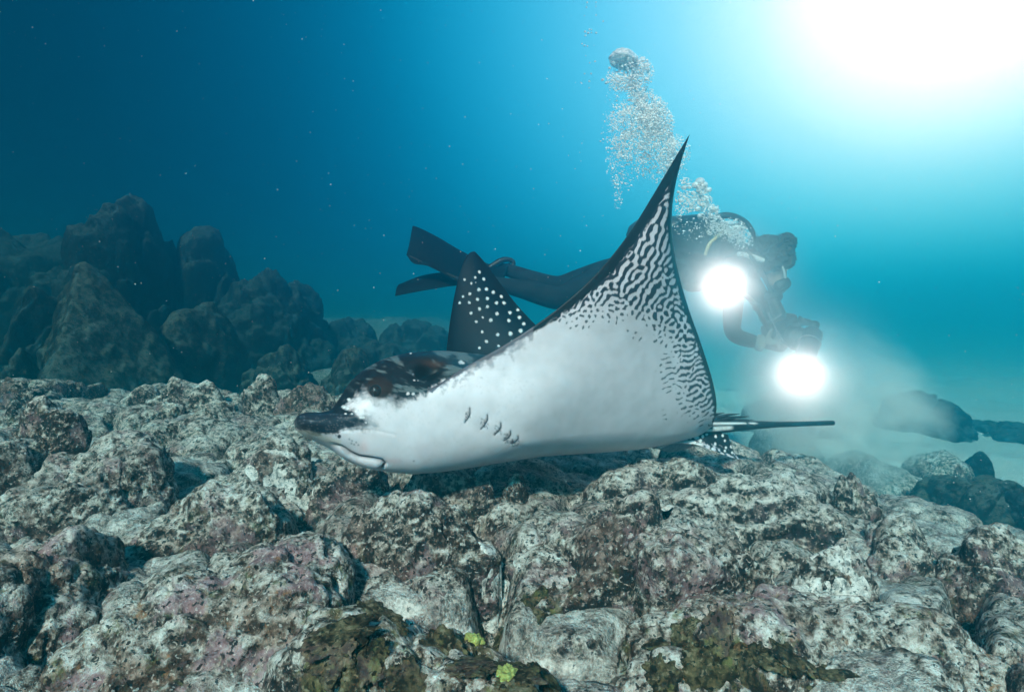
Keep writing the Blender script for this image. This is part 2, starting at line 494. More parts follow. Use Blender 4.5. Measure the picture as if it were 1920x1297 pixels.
slab('low algae patched slab lying in front of the brown rocks', 520, 1190, 1130, 1430, .47, .595, mat=M_OLIVE, n=120, power=3.2, rough=.035, fine=.010, facets=2, pits_amp=.012, dz=.1)
slab('brown turf covered rock left of the sand filled notch', 560, 900, 925, 1120, .50, .625, mat=M_BROWN, n=110, power=2.9, rough=.045, fine=.012, pits_amp=.010, tilt=(.05, .05))
slab('brown turf covered rock right of the sand filled notch', 945, 1270, 940, 1135, .50, .625, mat=M_BROWN, n=110, power=2.9, rough=.045, fine=.012, pits_amp=.010)
slab('wide pale crusted rock left of the steep brown block', 1180, 1470, 955, 1160, .50, .605, mat=M_CRUST, n=100, power=3.0, rough=.04, fine=.012, pits_amp=.010)
slab('steep block with a dark left side beside the white sand patch', 1425, 1655, 985, 1150, .50, .62, mat=M_CRUST, n=90, power=3.0, rough=.035, fine=.012, pits_amp=.010, cuts=[(-1, -.4, .1, .72)])
slab('rounded pale rock under the brown knob', 1585, 1815, 945, 1105, .46, .57, mat=M_CRUST, n=80, power=2.6, rough=.045, fine=.012)
slab('large rounded rock with a dark purple front at the reef edge', 1790, 2060, 985, 1240, .42, .56, mat=M_BROWN, n=90, power=2.6, rough=.045, fine=.012)
slab('broad pale slab in front of the white sand patch', 1190, 1900, 1095, 1430, .42, .555, mat=M_WARM, n=120, power=3.2, rough=.04, fine=.012, facets=2, pits_amp=.012, dz=.1)
slab('low ridge of grey rock behind the wide pale crusted rock', 1195, 1600, 872, 975, .52, .625, mat=M_GREY, n=90, power=2.6, rough=.05, fine=.012)
stand('brown knob of rock at the right end of the grey ridge', 1552, 1656, 890, 985, 1.62, .09, mat=M_BROWN, n=60, power=2.6, rough=.03, fine=.012)
slab('grey crusted rock under the rear of the spotted ray', 1060, 1420, 866, 918, .52, .590, mat=M_GREY, n=80, power=2.6, rough=.05, fine=.012)
stand('dark rock under the mouth of the spotted ray', 588, 730, 858, 935, 1.75, .13, mat=M_BROWN, n=70, power=2.6, rough=.04, fine=.012)
stand('pale rock in front of the snout of the spotted ray', 470, 600, 790, 860, 2.3, .2, mat=M_GREY, n=60, power=2.6, rough=.04, fine=.012)
stand('small dark rock lump standing alone under the belly of the ray', 934, 1003, 888, 940, 1.62, .05, mat=M_BROWN, n=40, power=3.0, rough=.015, fine=.008)
slab('low brown rock under the belly of the ray', 740, 930, 868, 935, .56, .625, mat=M_GREY, n=60, power=2.6, rough=.03, fine=.012)
slab('low dark rock between the brown knob and the small rock lump', 1090, 1260, 905, 985, .55, .61, mat=M_BROWN, n=60, power=2.6, rough=.03, fine=.012)
slab('pale rock between the dark hollow and the rock in front of the snout', 350, 600, 822, 905, .56, .645, mat=M_CRUST, n=70, power=2.6, rough=.04, fine=.012)
# crest of the platform
for lb, x0, x1, y0, y1, zt, m_ in (
        ('round brown rock on the crest beside the dark topped boulder', 68, 160, 692, 765, .72, M_BROWN),
        ('grey rock on the crest below the pyramid rock', 150, 285, 712, 790, .70, M_GREY),
        ('long flat topped crest rock with a notched left end', 275, 455, 702, 765, .745, M_GREY),
        ('pale rounded crest rock in front of the flat topped crest rock', 225, 350, 732, 800, .69, M_CRUST),
        ('wide grey crest rock left of the snout of the ray', 335, 560, 735, 820, .69, M_GREY),
        ('dark crest rock behind the snout of the ray', 500, 640, 722, 790, .70, M_BROWN),
        ('small grey crest rock behind the dark crest rock', 430, 560, 712, 760, .735, M_GREY),
        ('low grey crest rock behind the head of the ray', 590, 760, 738, 810, .68, M_GREY),
        ('small dark rock at the left end of the crest', -15, 70, 722, 775, .70, M_BROWN),
        ('pale rock wedged under the round brown crest rock', -30, 60, 745, 800, .69, M_CRUST)):
    slab(lb, x0, x1, y0, y1, zt - .14, zt, mat=m_, n=54, power=2.7, rough=.05, fine=.014, dz=.2)
# boulder field beyond, left
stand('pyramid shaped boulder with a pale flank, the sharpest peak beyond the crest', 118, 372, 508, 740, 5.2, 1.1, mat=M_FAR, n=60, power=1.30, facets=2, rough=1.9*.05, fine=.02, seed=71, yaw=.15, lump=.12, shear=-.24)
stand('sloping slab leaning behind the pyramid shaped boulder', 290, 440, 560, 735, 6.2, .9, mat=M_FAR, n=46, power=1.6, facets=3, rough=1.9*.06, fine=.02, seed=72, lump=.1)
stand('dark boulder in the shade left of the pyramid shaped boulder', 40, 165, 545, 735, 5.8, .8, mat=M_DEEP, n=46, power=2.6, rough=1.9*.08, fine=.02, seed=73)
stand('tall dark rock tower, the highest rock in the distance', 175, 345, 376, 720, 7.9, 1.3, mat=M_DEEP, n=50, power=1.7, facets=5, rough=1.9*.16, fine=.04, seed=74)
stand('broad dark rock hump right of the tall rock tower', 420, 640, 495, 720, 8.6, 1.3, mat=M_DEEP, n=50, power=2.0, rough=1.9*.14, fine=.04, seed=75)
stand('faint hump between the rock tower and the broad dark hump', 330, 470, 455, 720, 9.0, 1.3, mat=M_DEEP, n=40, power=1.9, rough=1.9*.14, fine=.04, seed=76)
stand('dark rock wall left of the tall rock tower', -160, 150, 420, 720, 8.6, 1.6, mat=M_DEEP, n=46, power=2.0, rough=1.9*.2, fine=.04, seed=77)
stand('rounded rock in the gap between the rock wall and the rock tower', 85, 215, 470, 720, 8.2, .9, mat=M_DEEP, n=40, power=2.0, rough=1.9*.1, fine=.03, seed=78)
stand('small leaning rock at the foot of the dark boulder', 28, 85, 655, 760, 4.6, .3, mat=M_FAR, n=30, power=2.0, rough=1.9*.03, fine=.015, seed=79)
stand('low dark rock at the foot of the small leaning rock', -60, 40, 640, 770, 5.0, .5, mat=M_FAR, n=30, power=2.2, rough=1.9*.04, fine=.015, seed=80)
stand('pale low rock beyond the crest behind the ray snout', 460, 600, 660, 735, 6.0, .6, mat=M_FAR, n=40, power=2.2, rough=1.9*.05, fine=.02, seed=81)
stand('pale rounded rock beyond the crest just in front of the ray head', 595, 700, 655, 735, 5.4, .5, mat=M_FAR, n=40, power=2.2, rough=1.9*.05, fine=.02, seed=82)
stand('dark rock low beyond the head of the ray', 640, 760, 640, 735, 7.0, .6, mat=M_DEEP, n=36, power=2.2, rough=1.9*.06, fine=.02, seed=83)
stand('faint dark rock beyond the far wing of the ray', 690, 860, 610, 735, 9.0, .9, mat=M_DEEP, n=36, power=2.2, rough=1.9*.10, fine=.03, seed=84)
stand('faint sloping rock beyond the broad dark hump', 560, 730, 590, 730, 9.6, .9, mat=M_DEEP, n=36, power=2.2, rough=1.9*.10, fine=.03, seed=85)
# rocks beyond, right
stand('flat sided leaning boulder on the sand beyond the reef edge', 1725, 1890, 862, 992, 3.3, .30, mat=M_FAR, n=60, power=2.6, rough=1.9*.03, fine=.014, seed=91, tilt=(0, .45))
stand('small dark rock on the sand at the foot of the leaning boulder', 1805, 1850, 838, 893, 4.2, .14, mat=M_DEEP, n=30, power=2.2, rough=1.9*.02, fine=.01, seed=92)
stand('pale domed rock on the sand behind the leaning boulder', 1690, 1800, 834, 915, 4.3, .35, mat=M_GREY, n=40, power=2.2, rough=.03, fine=.014, seed=93)
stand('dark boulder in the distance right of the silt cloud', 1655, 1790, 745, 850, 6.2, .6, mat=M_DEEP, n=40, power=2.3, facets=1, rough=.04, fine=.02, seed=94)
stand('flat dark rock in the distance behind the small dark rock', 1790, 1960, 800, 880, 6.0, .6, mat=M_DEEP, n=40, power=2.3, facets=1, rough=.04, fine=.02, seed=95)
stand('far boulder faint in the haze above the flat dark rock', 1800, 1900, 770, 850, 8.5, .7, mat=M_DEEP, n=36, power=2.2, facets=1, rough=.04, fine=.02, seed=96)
stand('small brown rock leaning on the reef edge beside the leaning boulder', 1770, 1840, 950, 1030, 2.5, .10, mat=M_BROWN, n=40, power=2.4, rough=.02, fine=.01, seed=97)
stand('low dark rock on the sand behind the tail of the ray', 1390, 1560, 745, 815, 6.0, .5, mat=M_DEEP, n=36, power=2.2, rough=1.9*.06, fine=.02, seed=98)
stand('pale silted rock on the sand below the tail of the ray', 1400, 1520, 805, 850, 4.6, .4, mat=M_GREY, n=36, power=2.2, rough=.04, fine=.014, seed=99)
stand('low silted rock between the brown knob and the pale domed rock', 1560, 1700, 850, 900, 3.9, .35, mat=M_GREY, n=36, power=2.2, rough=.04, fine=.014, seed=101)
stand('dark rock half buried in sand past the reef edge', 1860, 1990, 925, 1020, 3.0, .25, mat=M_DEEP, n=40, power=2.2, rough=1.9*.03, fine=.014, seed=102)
# ------------------------------------------------------------------ sand lodged on the reef and encrusting sponges (laid on the rocks found by casting rays)
bpy.context.view_layer.update()
_dg = bpy.context.evaluated_depsgraph_get()
def cast_cam(px, py):
    d_ = Vector(P(px, py, 1.0) - CAM).normalized()
    ok_, loc_, nrm_, _, ob_, _ = SC.ray_cast(_dg, Vector(CAM), d_)
    return (np.array(loc_), np.array(nrm_), ob_) if ok_ else None
def cast_down(x, y):
    ok_, loc_, nrm_, _, ob_, _ = SC.ray_cast(_dg, Vector((x, y, 1.6)), Vector((0, 0, -1)))
    return loc_.z if ok_ else 0.0
M_SAND = rock_mat('white_sand', dark=(.10, .095, .09), mid=(.26, .25, .235), pale=(.44, .43, .41), white=(.60, .59, .57), bias=.045, turf=.15, pink=.08, olive=.1, orange=.05, sediment=.2, fine=1.5, bump=.35)
def sand_patch(label, px, py, rx, ry, seed, fill=.010):
    hit_ = cast_cam(px, py)
    if hit_ is None: return
    c_ = hit_[0]; n_g = 64
    u = np.linspace(-1.25, 1.25, n_g); U, V = np.meshgrid(u, u)
    z_ = np.array([[cast_down(c_[0] + a * rx, c_[1] + b * ry) for a in u] for b in u])
    zs = z_.copy()
    for _ in range(26):                                     # sand levels out the hollows
        zs = (zs + np.roll(zs, 1, 0) + np.roll(zs, -1, 0) + np.roll(zs, 1, 1) + np.roll(zs, -1, 1)) / 5
    pq = np.stack([U.ravel() * 2 + seed, V.ravel() * 2, np.zeros(U.size)], 1)
    r_ = np.hypot(U, V) + .55 * fbm(pq, .9, 4, seed=seed).reshape(U.shape)
    m_ = smoothstep(1.05, .45, r_)
    lvl = z_ + np.clip(zs + fill - z_, -.012, .010) * m_ - .014 * (1 - m_)
    v_ = np.stack([c_[0] + U * rx, c_[1] + V * ry, lvl], -1).reshape(-1, 3)
    i = np.arange(n_g * n_g).reshape(n_g, n_g)
    f_ = np.stack([i[:-1, :-1], i[:-1, 1:], i[1:, 1:], i[1:, :-1]], -1).reshape(-1, 4)
    keep_ = r_.ravel()[f_].max(1) < 1.2
    tag(link('sand', mesh_np('sand', v_, f_[keep_]), M_SAND), label, kind='structure')
sand_patch('white sand lodged beside the steep block', 1575, 1120, .13, .06, 3, .007)
sand_patch('pale sand in the notch between the brown rocks', 925, 1095, .045, .06, 5, .006)
sand_patch('pale sand on the rocks in front of the ray snout', 520, 866, .12, .08, 8, .0)

M_SPONGE = rock_mat('olive_brown_sponge', dark=(.010, .009, .006), mid=(.045, .036, .020), pale=(.085, .070, .036), white=(.20, .18, .13), bias=-.03, turf=.5, turf_col=(.05, .042, .018), pink=.15, olive=.5, orange=.35, sediment=.2, bump=.5)
M_YELLOW = simple_mat('yellow_green_algae', (.30, .33, .10), .8, .2, var=.4, scale=60, bump=.5)
rs = np.random.default_rng(21)
def sponge(px, py, r_, mat, label, group, flat=.20, name='sponge', cat='sponge'):
    hit_ = cast_cam(px, py)
    if hit_ is None: return
    c_, nrm_, _ = hit_
    d_, f_ = cubesphere(24)
    sd_ = rs.uniform(0, 30)
    lob = 1 + .75 * fbm(d_ * np.array([1, 1, .4]), 1.8, 3, gain=.5, seed=sd_) + .10 * fbm(d_, 7.0, 2, seed=sd_)
    v_ = d_ * lob[:, None] * np.array([r_ * rs.uniform(1.0, 1.7), r_ * rs.uniform(.8, 1.2), r_ * flat])
    q_ = Vector(nrm_).lerp(Vector((0, 0, 1)), .3).to_track_quat('Z', 'Y').to_matrix() @ Matrix.Rotation(rs.uniform(0, 6.28), 3, 'Z')
    o = link(name, mesh_np(name, v_ @ np.array(q_).T, f_), mat); o.location = c_ + nrm_ * r_ * .04
    tag(o, label, cat, group)
for px, py, r_ in [(700, 1150, .028), (735, 1165, .022), (860, 1178, .030), (905, 1200, .036), (960, 1205, .034), (1010, 1225, .032), (1050, 1235, .024), (820, 1215, .026), (640, 1200, .030), (620, 1240, .040), (600, 1275, .034), (700, 1240, .022), (1000, 1150, .030), (1050, 1160, .026), (930, 1160, .022), (880, 1250, .030), (960, 1275, .028), (1020, 1280, .026), (770, 1280, .024), (660, 1285, .026)]:
    sponge(px + rs.uniform(-6, 6), py + rs.uniform(-5, 5), r_ * .85, M_SPONGE, 'olive brown encrusting sponge on the low algae patched slab', 'sponges on the algae patched slab')
for px, py, r_ in [(1240, 1205, .028), (1290, 1200, .030), (1340, 1195, .028), (1380, 1240, .034), (1450, 1232, .030), (1490, 1235, .034), (1530, 1255, .028), (1330, 1262, .036), (1420, 1275, .030), (1240, 1260, .026), (1300, 1170, .02)]:
    sponge(px + rs.uniform(-6, 6), py + rs.uniform(-5, 5), r_ * .85, M_SPONGE, 'olive brown encrusting sponge on the broad pale slab by the sand', 'sponges on the broad pale slab')
sponge(889, 1198, .011, M_YELLOW, 'yellow green algae tuft among the sponges of the algae patched slab', None, .7, 'algae', 'algae')
sponge(952, 1268, .014, M_YELLOW, 'largest yellow green algae tuft, at the front of the algae patched slab', None, .6, 'algae', 'algae')
sponge(975, 1130, .012, M_YELLOW, 'yellow green algae tuft at the back of the algae patched slab', None, .5, 'algae', 'algae')
# ------------------------------------------------------------------ spotted eagle ray
def arc_resample(pts, n):
    pts = np.asarray(pts, float)
    # Catmull-Rom through the points, then even arc length
    ext = np.vstack([2 * pts[0] - pts[1], pts, 2 * pts[-1] - pts[-2]])
    out = []
    for i in range(1, len(ext) - 2):
        p0, p1, p2_, p3 = ext[i - 1:i + 3]
        t = np.linspace(0, 1, 24, endpoint=False)[:, None]
        out.append(.5 * (2 * p1 + (p2_ - p0) * t + (2 * p0 - 5 * p1 + 4 * p2_ - p3) * t * t + (3 * p1 - p0 - 3 * p2_ + p3) * t ** 3))
    c = np.vstack(out + [pts[-1:]])
    s = np.concatenate([[0], np.cumsum(np.linalg.norm(np.diff(c, axis=0), axis=1))])
    u = np.linspace(0, s[-1], n)
    return np.stack([np.interp(u, s, c[:, k]) for k in range(c.shape[1])], 1)

def px3(lst):
    return np.array([P(*q) for q in lst])

def seg_dist(q, poly):
    """distance of points q (n,2) to a polyline, and the fraction along it"""
    poly = np.asarray(poly, float)
    best = np.full(len(q), 1e9); frac = np.zeros(len(q))
    cum = np.concatenate([[0], np.cumsum(np.linalg.norm(np.diff(poly, axis=0), axis=1))])
    for i in range(len(poly) - 1):
        a, b = poly[i], poly[i + 1]; ab = b - a
        t = np.clip(((q - a) @ ab) / max(ab @ ab, 1e-9), 0, 1)
        d = np.linalg.norm(q - a - t[:, None] * ab, axis=1)
        m = d < best
        best[m] = d[m]; frac[m] = ((cum[i] + t * (cum[i + 1] - cum[i])) / cum[-1])[m]
    return best, frac

def in_poly(q, poly):
    poly = np.asarray(poly, float); ins = np.zeros(len(q), bool); j = len(poly) - 1
    for i in range(len(poly)):
        xi, yi = poly[i]; xj, yj = poly[j]
        c = ((yi > q[:, 1]) != (yj > q[:, 1])) & (q[:, 0] < (xj - xi) * (q[:, 1] - yi) / (yj - yi + 1e-12) + xi)
        ins ^= c; j = i
    return ins

def sdf_poly(q, poly):
    d, _ = seg_dist(q, list(poly) + [poly[0]])
    return np.where(in_poly(q, poly), -d, d)

def band_noise(w, h, lam, ang, aniso, seed, bw=.22):
    rg = np.random.default_rng(seed)
    f = np.fft.fft2(rg.normal(size=(h, w)))
    ky = np.fft.fftfreq(h)[:, None]; kx = np.fft.fftfreq(w)[None, :]
    k = np.hypot(kx, ky) * lam
    th = np.arctan2(ky, kx)
    flt = np.exp(-((k - 1) / bw) ** 2) * np.exp(aniso * (np.cos(2 * (th - ang)) - 1))
    a = np.real(np.fft.ifft2(f * flt)); return a / a.std()

def sample(img, q, x0, y0):
    h, w = img.shape
    x = np.clip(q[:, 0] - x0, 0, w - 1.001); y = np.clip(q[:, 1] - y0, 0, h - 1.001)
    i, j = x.astype(int), y.astype(int); fx, fy = x - i, y - j
    return (img[j, i] * (1 - fx) + img[j, np.minimum(i + 1, w - 1)] * fx) * (1 - fy) + (img[np.minimum(j + 1, h - 1), i] * (1 - fx) + img[np.minimum(j + 1, h - 1), np.minimum(i + 1, w - 1)] * fx) * fy

ROLL = R(15)
SN, TL = P(556, 793, 1.30), P(1325, 800, 1.88)
AX = (TL - SN) / np.linalg.norm(TL - SN)
LAT = np.cross(AX, [0, 0, 1.0]); LAT /= np.linalg.norm(LAT)
if LAT[1] < 0: LAT = -LAT                                  # towards the far wing
UPB = np.array([0, 0, 1.0]) * math.cos(ROLL) + LAT * math.sin(ROLL)
LATR = LAT * math.cos(ROLL) - np.array([0, 0, 1.0]) * math.sin(ROLL)

#          px    centre top  bottom half width
TR = np.array([
    (554, 794, 787, 801, .022), (559, 794, 779, 807, .046), (573, 796, 774, 817, .060), (600, 800, 775, 830, .070),
    (622, 800, 771, 842, .074), (640, 796, 750, 851, .079), (660, 788, 719, 861, .085), (685, 776, 696, 871, .092),
    (720, 761, 676, 880, .101), (760, 750, 665, 883, .110), (800, 747, 660, 882, .118), (850, 748, 657, 875, .125),
    (900, 752, 660, 867, .130), (1000, 760, 670, 852, .135), (1100, 768, 690, 847, .130), (1200, 781, 715, 840, .108),
    (1280, 795, 758, 824, .070), (1325, 801, 786, 812, .030)], float)
kk_ = np.linspace(-.05, 1.05, 400)
line = SN + kk_[:, None] * (TL - SN)
line_px = project(line)[:, 0]

def trunk(px):
    """ring centre, top height, bottom depth, half width for a station given by photo column"""
    c_py, t_py, b_py, w = [np.interp(px, TR[:, 0], TR[:, k]) for k in (1, 2, 3, 4)]
    k = np.interp(px, line_px, kk_)
    base = SN + k * (TL - SN)
    dep = (base - CAM) @ FWD
    c = P(px, c_py, dep)
    return c, (c_py - t_py) / F * dep / math.cos(ROLL), (b_py - c_py) / F * dep / math.cos(ROLL), w

NV, NW, NT = 40, 34, 14            # chord rows, columns per wing, columns per half trunk
S0, S1 = 768.0, 1322.0
vv = .5 - .5 * np.cos(np.linspace(0, math.pi, NV)); vv = .5 * vv + .5 * np.linspace(0, 1, NV)
rows_px = S0 + (S1 - S0) * vv
near_side = []; far_side = []
for px in rows_px:
    c, ht, hb, w = trunk(px)
    near_side.append(c - LATR * w); far_side.append(c + LATR * w)
near_side, far_side = np.array(near_side), np.array(far_side)

NEAR_LE = [(860, 693, 1.360), (930, 655, 1.355), (1000, 611, 1.35), (1060, 566, 1.345), (1120, 511, 1.34), (1180, 436, 1.33), (1230, 356, 1.32), (1265, 297, 1.31), (1294, 250, 1.30)]
NEAR_TE = [(1338, 796, 1.80), (1346, 765, 1.77), (1338, 715, 1.72), (1314, 640, 1.64), (1292, 580, 1.58), (1271, 505, 1.50), (1258, 420, 1.43), (1265, 335, 1.36), (1294, 250, 1.30)]
FAR_LE = [(828, 690, 1.70), (836, 650, 1.78), (843, 600, 1.90), (852, 550, 2.02), (862, 510, 2.12), (872, 484, 2.20), (884, 470, 2.25), (890, 471, 2.26)]
FAR_TE = [(1240, 775, 2.02), (1130, 710, 2.08), (1040, 640, 2.14), (1000, 604, 2.17), (965, 566, 2.20), (930, 520, 2.23), (908, 490, 2.255), (890, 471, 2.26)]

def wing(side_pts, le_px, te_px, sgn):
    le = arc_resample(np.vstack([side_pts[0], px3(le_px)]), NW + 1)
    te = arc_resample(np.vstack([side_pts[-1], px3(te_px)]), NW + 1)
    tt = np.linspace(0, 1, NW + 1)
    M = np.zeros((NV, NW + 1, 3))
    for j in range(NW + 1):
        ch = le[j] + (te[j] - le[j]) * vv[:, None]
        if j < 8:                                        # ease from the body side line into straight chords
            e = (1 - j / 8) ** 2
            off = side_pts - (side_pts[0] + (side_pts[-1] - side_pts[0]) * vv[:, None])
            ch = ch + off * e
        M[:, j] = ch
    dt_ = np.gradient(M, axis=1); dv_ = np.gradient(M, axis=0)
    nn = np.cross(dt_, dv_); nn /= np.maximum(np.linalg.norm(nn, axis=2), 1e-9)[..., None]
    ref = UPB + LATR * (.9 * sgn)
    flip = np.sign(nn @ ref); flip[flip == 0] = 1
    nn = nn * flip[..., None]
    prof = 2.55 * np.sqrt(vv) * (1 - vv)
    tau = (.070 * (1 - tt) ** 1.6 + .012 * (1 - tt) + .002)
    th = prof[:, None] * tau[None, :] + 0.0
    M = M + nn * (-.030 * np.sin(math.pi * np.clip(tt, 0, 1))[None, :] * np.sin(math.pi * vv)[:, None])[..., None]
    top = M + nn * (th / 2)[..., None]; bot = M - nn * (th / 2)[..., None]
    return top, bot, tt, tau[0] * prof

nt, nb, tt, rt = wing(near_side, NEAR_LE, NEAR_TE, +1)
ft, fb, _, _ = wing(far_side, FAR_LE, FAR_TE, -1)

verts, faces, att = [], [], []           # att: dorsal, wing(-1 far .. 1 near), v
def add_grid(g, a):
    h_, w_ = g.shape[:2]
    base = sum(len(x) for x in verts)
    verts.append(g.reshape(-1, 3)); att.append(a.reshape(-1, 3))
    i = np.arange(h_ * w_).reshape(h_, w_) + base
    return i

def grid_faces(i, flip=False):
    q = np.stack([i[:-1, :-1], i[:-1, 1:], i[1:, 1:], i[1:, :-1]], -1).reshape(-1, 4)
    faces.append(q[:, ::-1] if flip else q)

xs = np.linspace(-1, 1, 2 * NT + 1)
def section(px, e=0.0, edge=0.0):
    c, ht, hb, w = trunk(px)
    th = xs * math.pi / 2
    x = np.sin(th) if True else xs
    zt = np.cos(th); zb = np.cos(th)
    bump_t = .5 + .5 * np.cos(math.pi * x)
    zt = zt * (1 - e) + bump_t * e
    zb = zb * (1 - e * .55) + bump_t * e * .55
    t_ = c + np.outer(x * w, LATR) + np.outer(zt * ht + edge * np.abs(x) ** 6, UPB)
    b_ = c + np.outer(x * w, LATR) - np.outer(zb * hb + edge * np.abs(x) ** 6, UPB)
    return t_, b_

tops, bots = [], []
for r, px in enumerate(rows_px):
    e = float(smoothstep(0, .35, vv[r]))
    t_, b_ = section(px, e, rt[r] / 2)
    # columns: far tip ... far root, trunk, near root ... near tip   (trunk x runs near(-1) .. far(+1))
    t_ = t_[::-1]; b_ = b_[::-1]
    tops.append(np.vstack([ft[r, ::-1], t_[1:-1], nt[r]]))
    bots.append(np.vstack([fb[r, ::-1], b_[1:-1], nb[r]]))
tops, bots = np.array(tops), np.array(bots)
# underside: one flowing curve from the keel of the belly out into each wing
cC = NW + NT
for sgn, J in ((1, 15), (-1, 9)):
    for r in range(NV):
        wgt = float(smoothstep(.0, .22, vv[r])) * float(smoothstep(1.0, .9, vv[r]))
        root = cC + sgn * NT; jn = root + sgn * J
        p0_, p1_ = bots[r, cC], bots[r, jn]
        L_ = np.linalg.norm(p1_ - p0_)
        m0 = -LATR * sgn * L_ * 1.0
        tg_ = bots[r, jn + sgn * 2] - bots[r, jn - sgn * 2]; m1 = tg_ / max(np.linalg.norm(tg_), 1e-9) * L_ * 1.0
        ks = np.arange(1, NT + J)
        seg = np.linalg.norm(np.diff(bots[r, [cC + sgn * k_ for k_ in range(NT + J + 1)]], axis=0), axis=1)
        u_ = (np.cumsum(seg) / seg.sum())[:-1, None]
        hm_ = (2 * u_ ** 3 - 3 * u_ ** 2 + 1) * p0_ + (u_ ** 3 - 2 * u_ ** 2 + u_) * m0 + (-2 * u_ ** 3 + 3 * u_ ** 2) * p1_ + (u_ ** 3 - u_ ** 2) * m1
        for k_, h_ in zip(ks, hm_):
            bots[r, cC + sgn * k_] = bots[r, cC + sgn * k_] * (1 - wgt) + h_ * wgt
ncol = tops.shape[1]
wcoord = np.concatenate([-tt[::-1], np.zeros(2 * NT - 1), tt])
A = np.zeros(tops.shape); A[..., 1] = wcoord[None, :]; A[..., 2] = vv[:, None]
At = A.copy(); At[..., 0] = 1
# weld LE, TE and tips by using the same coordinates
mid = (tops + bots) / 2
isw = np.concatenate([np.ones(NW + 1, bool), np.zeros(2 * NT - 1, bool), np.ones(NW + 1, bool)])
for g in (tops, bots):
    g[0, isw] = mid[0, isw]; g[-1, isw] = mid[-1, isw]
    g[-1] = mid[-1] if False else g[-1]
    g[:, 0] = mid[:, 0]; g[:, -1] = mid[:, -1]
grid_faces(add_grid(tops, At), False)
grid_faces(add_grid(bots, A), True)
# head rings
hp = np.concatenate([np.linspace(554, 580, 5, endpoint=False), np.linspace(580, S0, 24)])
H_t, H_b = [], []
for px in hp:
    t_, b_ = section(px)
    H_t.append(t_[::-1]); H_b.append(b_[::-1])
H_t, H_b = np.array(H_t), np.array(H_b)
H_t[-1] = tops[0, NW:NW + 2 * NT + 1]; H_b[-1] = bots[0, NW:NW + 2 * NT + 1]
H_b[:, 0] = H_t[:, 0]; H_b[:, -1] = H_t[:, -1]
Ah = np.zeros(H_t.shape); Aht = Ah.copy(); Aht[..., 0] = 1
grid_faces(add_grid(H_t, Aht), False)
grid_faces(add_grid(H_b, Ah), True)
# snout cap and tail end cap (centre fans folded into grids)
for gt, gb, fl in ((H_t[0], H_b[0], True), (tops[-1, NW:NW + 2 * NT + 1], bots[-1, NW:NW + 2 * NT + 1], False)):
    m_ = (gt + gb) / 2
    grid_faces(add_grid(np.array([gt, m_]), np.zeros((2, len(gt), 3))), not fl if False else fl)
    grid_faces(add_grid(np.array([m_, gb]), np.zeros((2, len(gt), 3))), fl)
Vv = np.vstack(verts); Aa = np.vstack(att); Ff = np.vstack(faces)
key = np.round(Vv * 2e4).astype(np.int64)
_, idx, inv = np.unique(key, axis=0, return_index=True, return_inverse=True)
inv = inv.ravel()
Vv, Aa, Ff = Vv[idx], Aa[idx], inv[Ff]
bm = bmesh.new()
for k in ('dorsal', 'wing', 'chord'): bm.verts.layers.float.new(k)
lay = [bm.verts.layers.float[k] for k in ('dorsal', 'wing', 'chord')]
bv = [bm.verts.new(v) for v in Vv]
for b_, a_ in zip(bv, Aa):
    for l_, x_ in zip(lay, a_): b_[l_] = float(x_)
for q in Ff:
    u = []
    for k in q:
        if k not in u: u.append(k)
    if len(u) >= 3:
        try: bm.faces.new([bv[k] for k in u])
        except ValueError: pass
bmesh.ops.recalc_face_normals(bm, faces=bm.faces)
print('ray coarse: boundary edges', sum(e.is_boundary for e in bm.edges), 'nonmanifold', sum(not e.is_manifold for e in bm.edges))
# relax the interior so trunk, head and wings flow into one another
edge_v = set()
for i_, (a_, p_) in enumerate(zip(Aa, Vv)):
    if abs(a_[1]) > 0 and (a_[2] < 1e-6 or a_[2] > 1 - 1e-6 or abs(a_[1]) > .999): edge_v.add(i_)
bm.verts.index_update()
free = [v for v in bm.verts if v.index not in edge_v]
headw = {}
for it in range(7):
    new = []
    for v in free:
        lam = .5 if (abs(v[lay[1]]) > 0 or v[lay[2]] > .001) else (.16 if it < 3 else 0)
        if lam == 0: new.append(v.co.copy()); continue
        m_ = Vector((0, 0, 0)); n_ = 0
        for e in v.link_edges: m_ += e.other_vert(v).co; n_ += 1
        new.append(v.co.lerp(m_ / n_, lam))
    for v, c in zip(free, new): v.co = c
me0 = bpy.data.meshes.new('ray_cage'); bm.to_mesh(me0); bm.free()
tmp = bpy.data.objects.new('ray_cage', me0); COL.objects.link(tmp)
md = tmp.modifiers.new('s', 'SUBSURF'); md.levels = 3; md.render_levels = 3
dg = bpy.context.evaluated_depsgraph_get()
ray_me = bpy.data.meshes.new_from_object(tmp.evaluated_get(dg))
bpy.data.objects.remove(tmp)
n_ = len(ray_me.vertices)
co = np.zeros(n_ * 3, np.float32); ray_me.vertices.foreach_get('co', co); co = co.reshape(-1, 3).astype(float)
no = np.zeros(n_ * 3, np.float32); ray_me.vertices.foreach_get('normal', no); no = no.reshape(-1, 3).astype(float)
def getat(k):
    a = np.zeros(n_, np.float32); ray_me.attributes[k].data.foreach_get('value', a); return a.astype(float)
dors, wng, chd = getat('dorsal'), getat('wing'), getat('chord')
q = project(co)
facing = ((CAM - co) * no).sum(1) > 0
head = (np.abs(wng) < .02) & (q[:, 0] < 1000)
nearside = facing

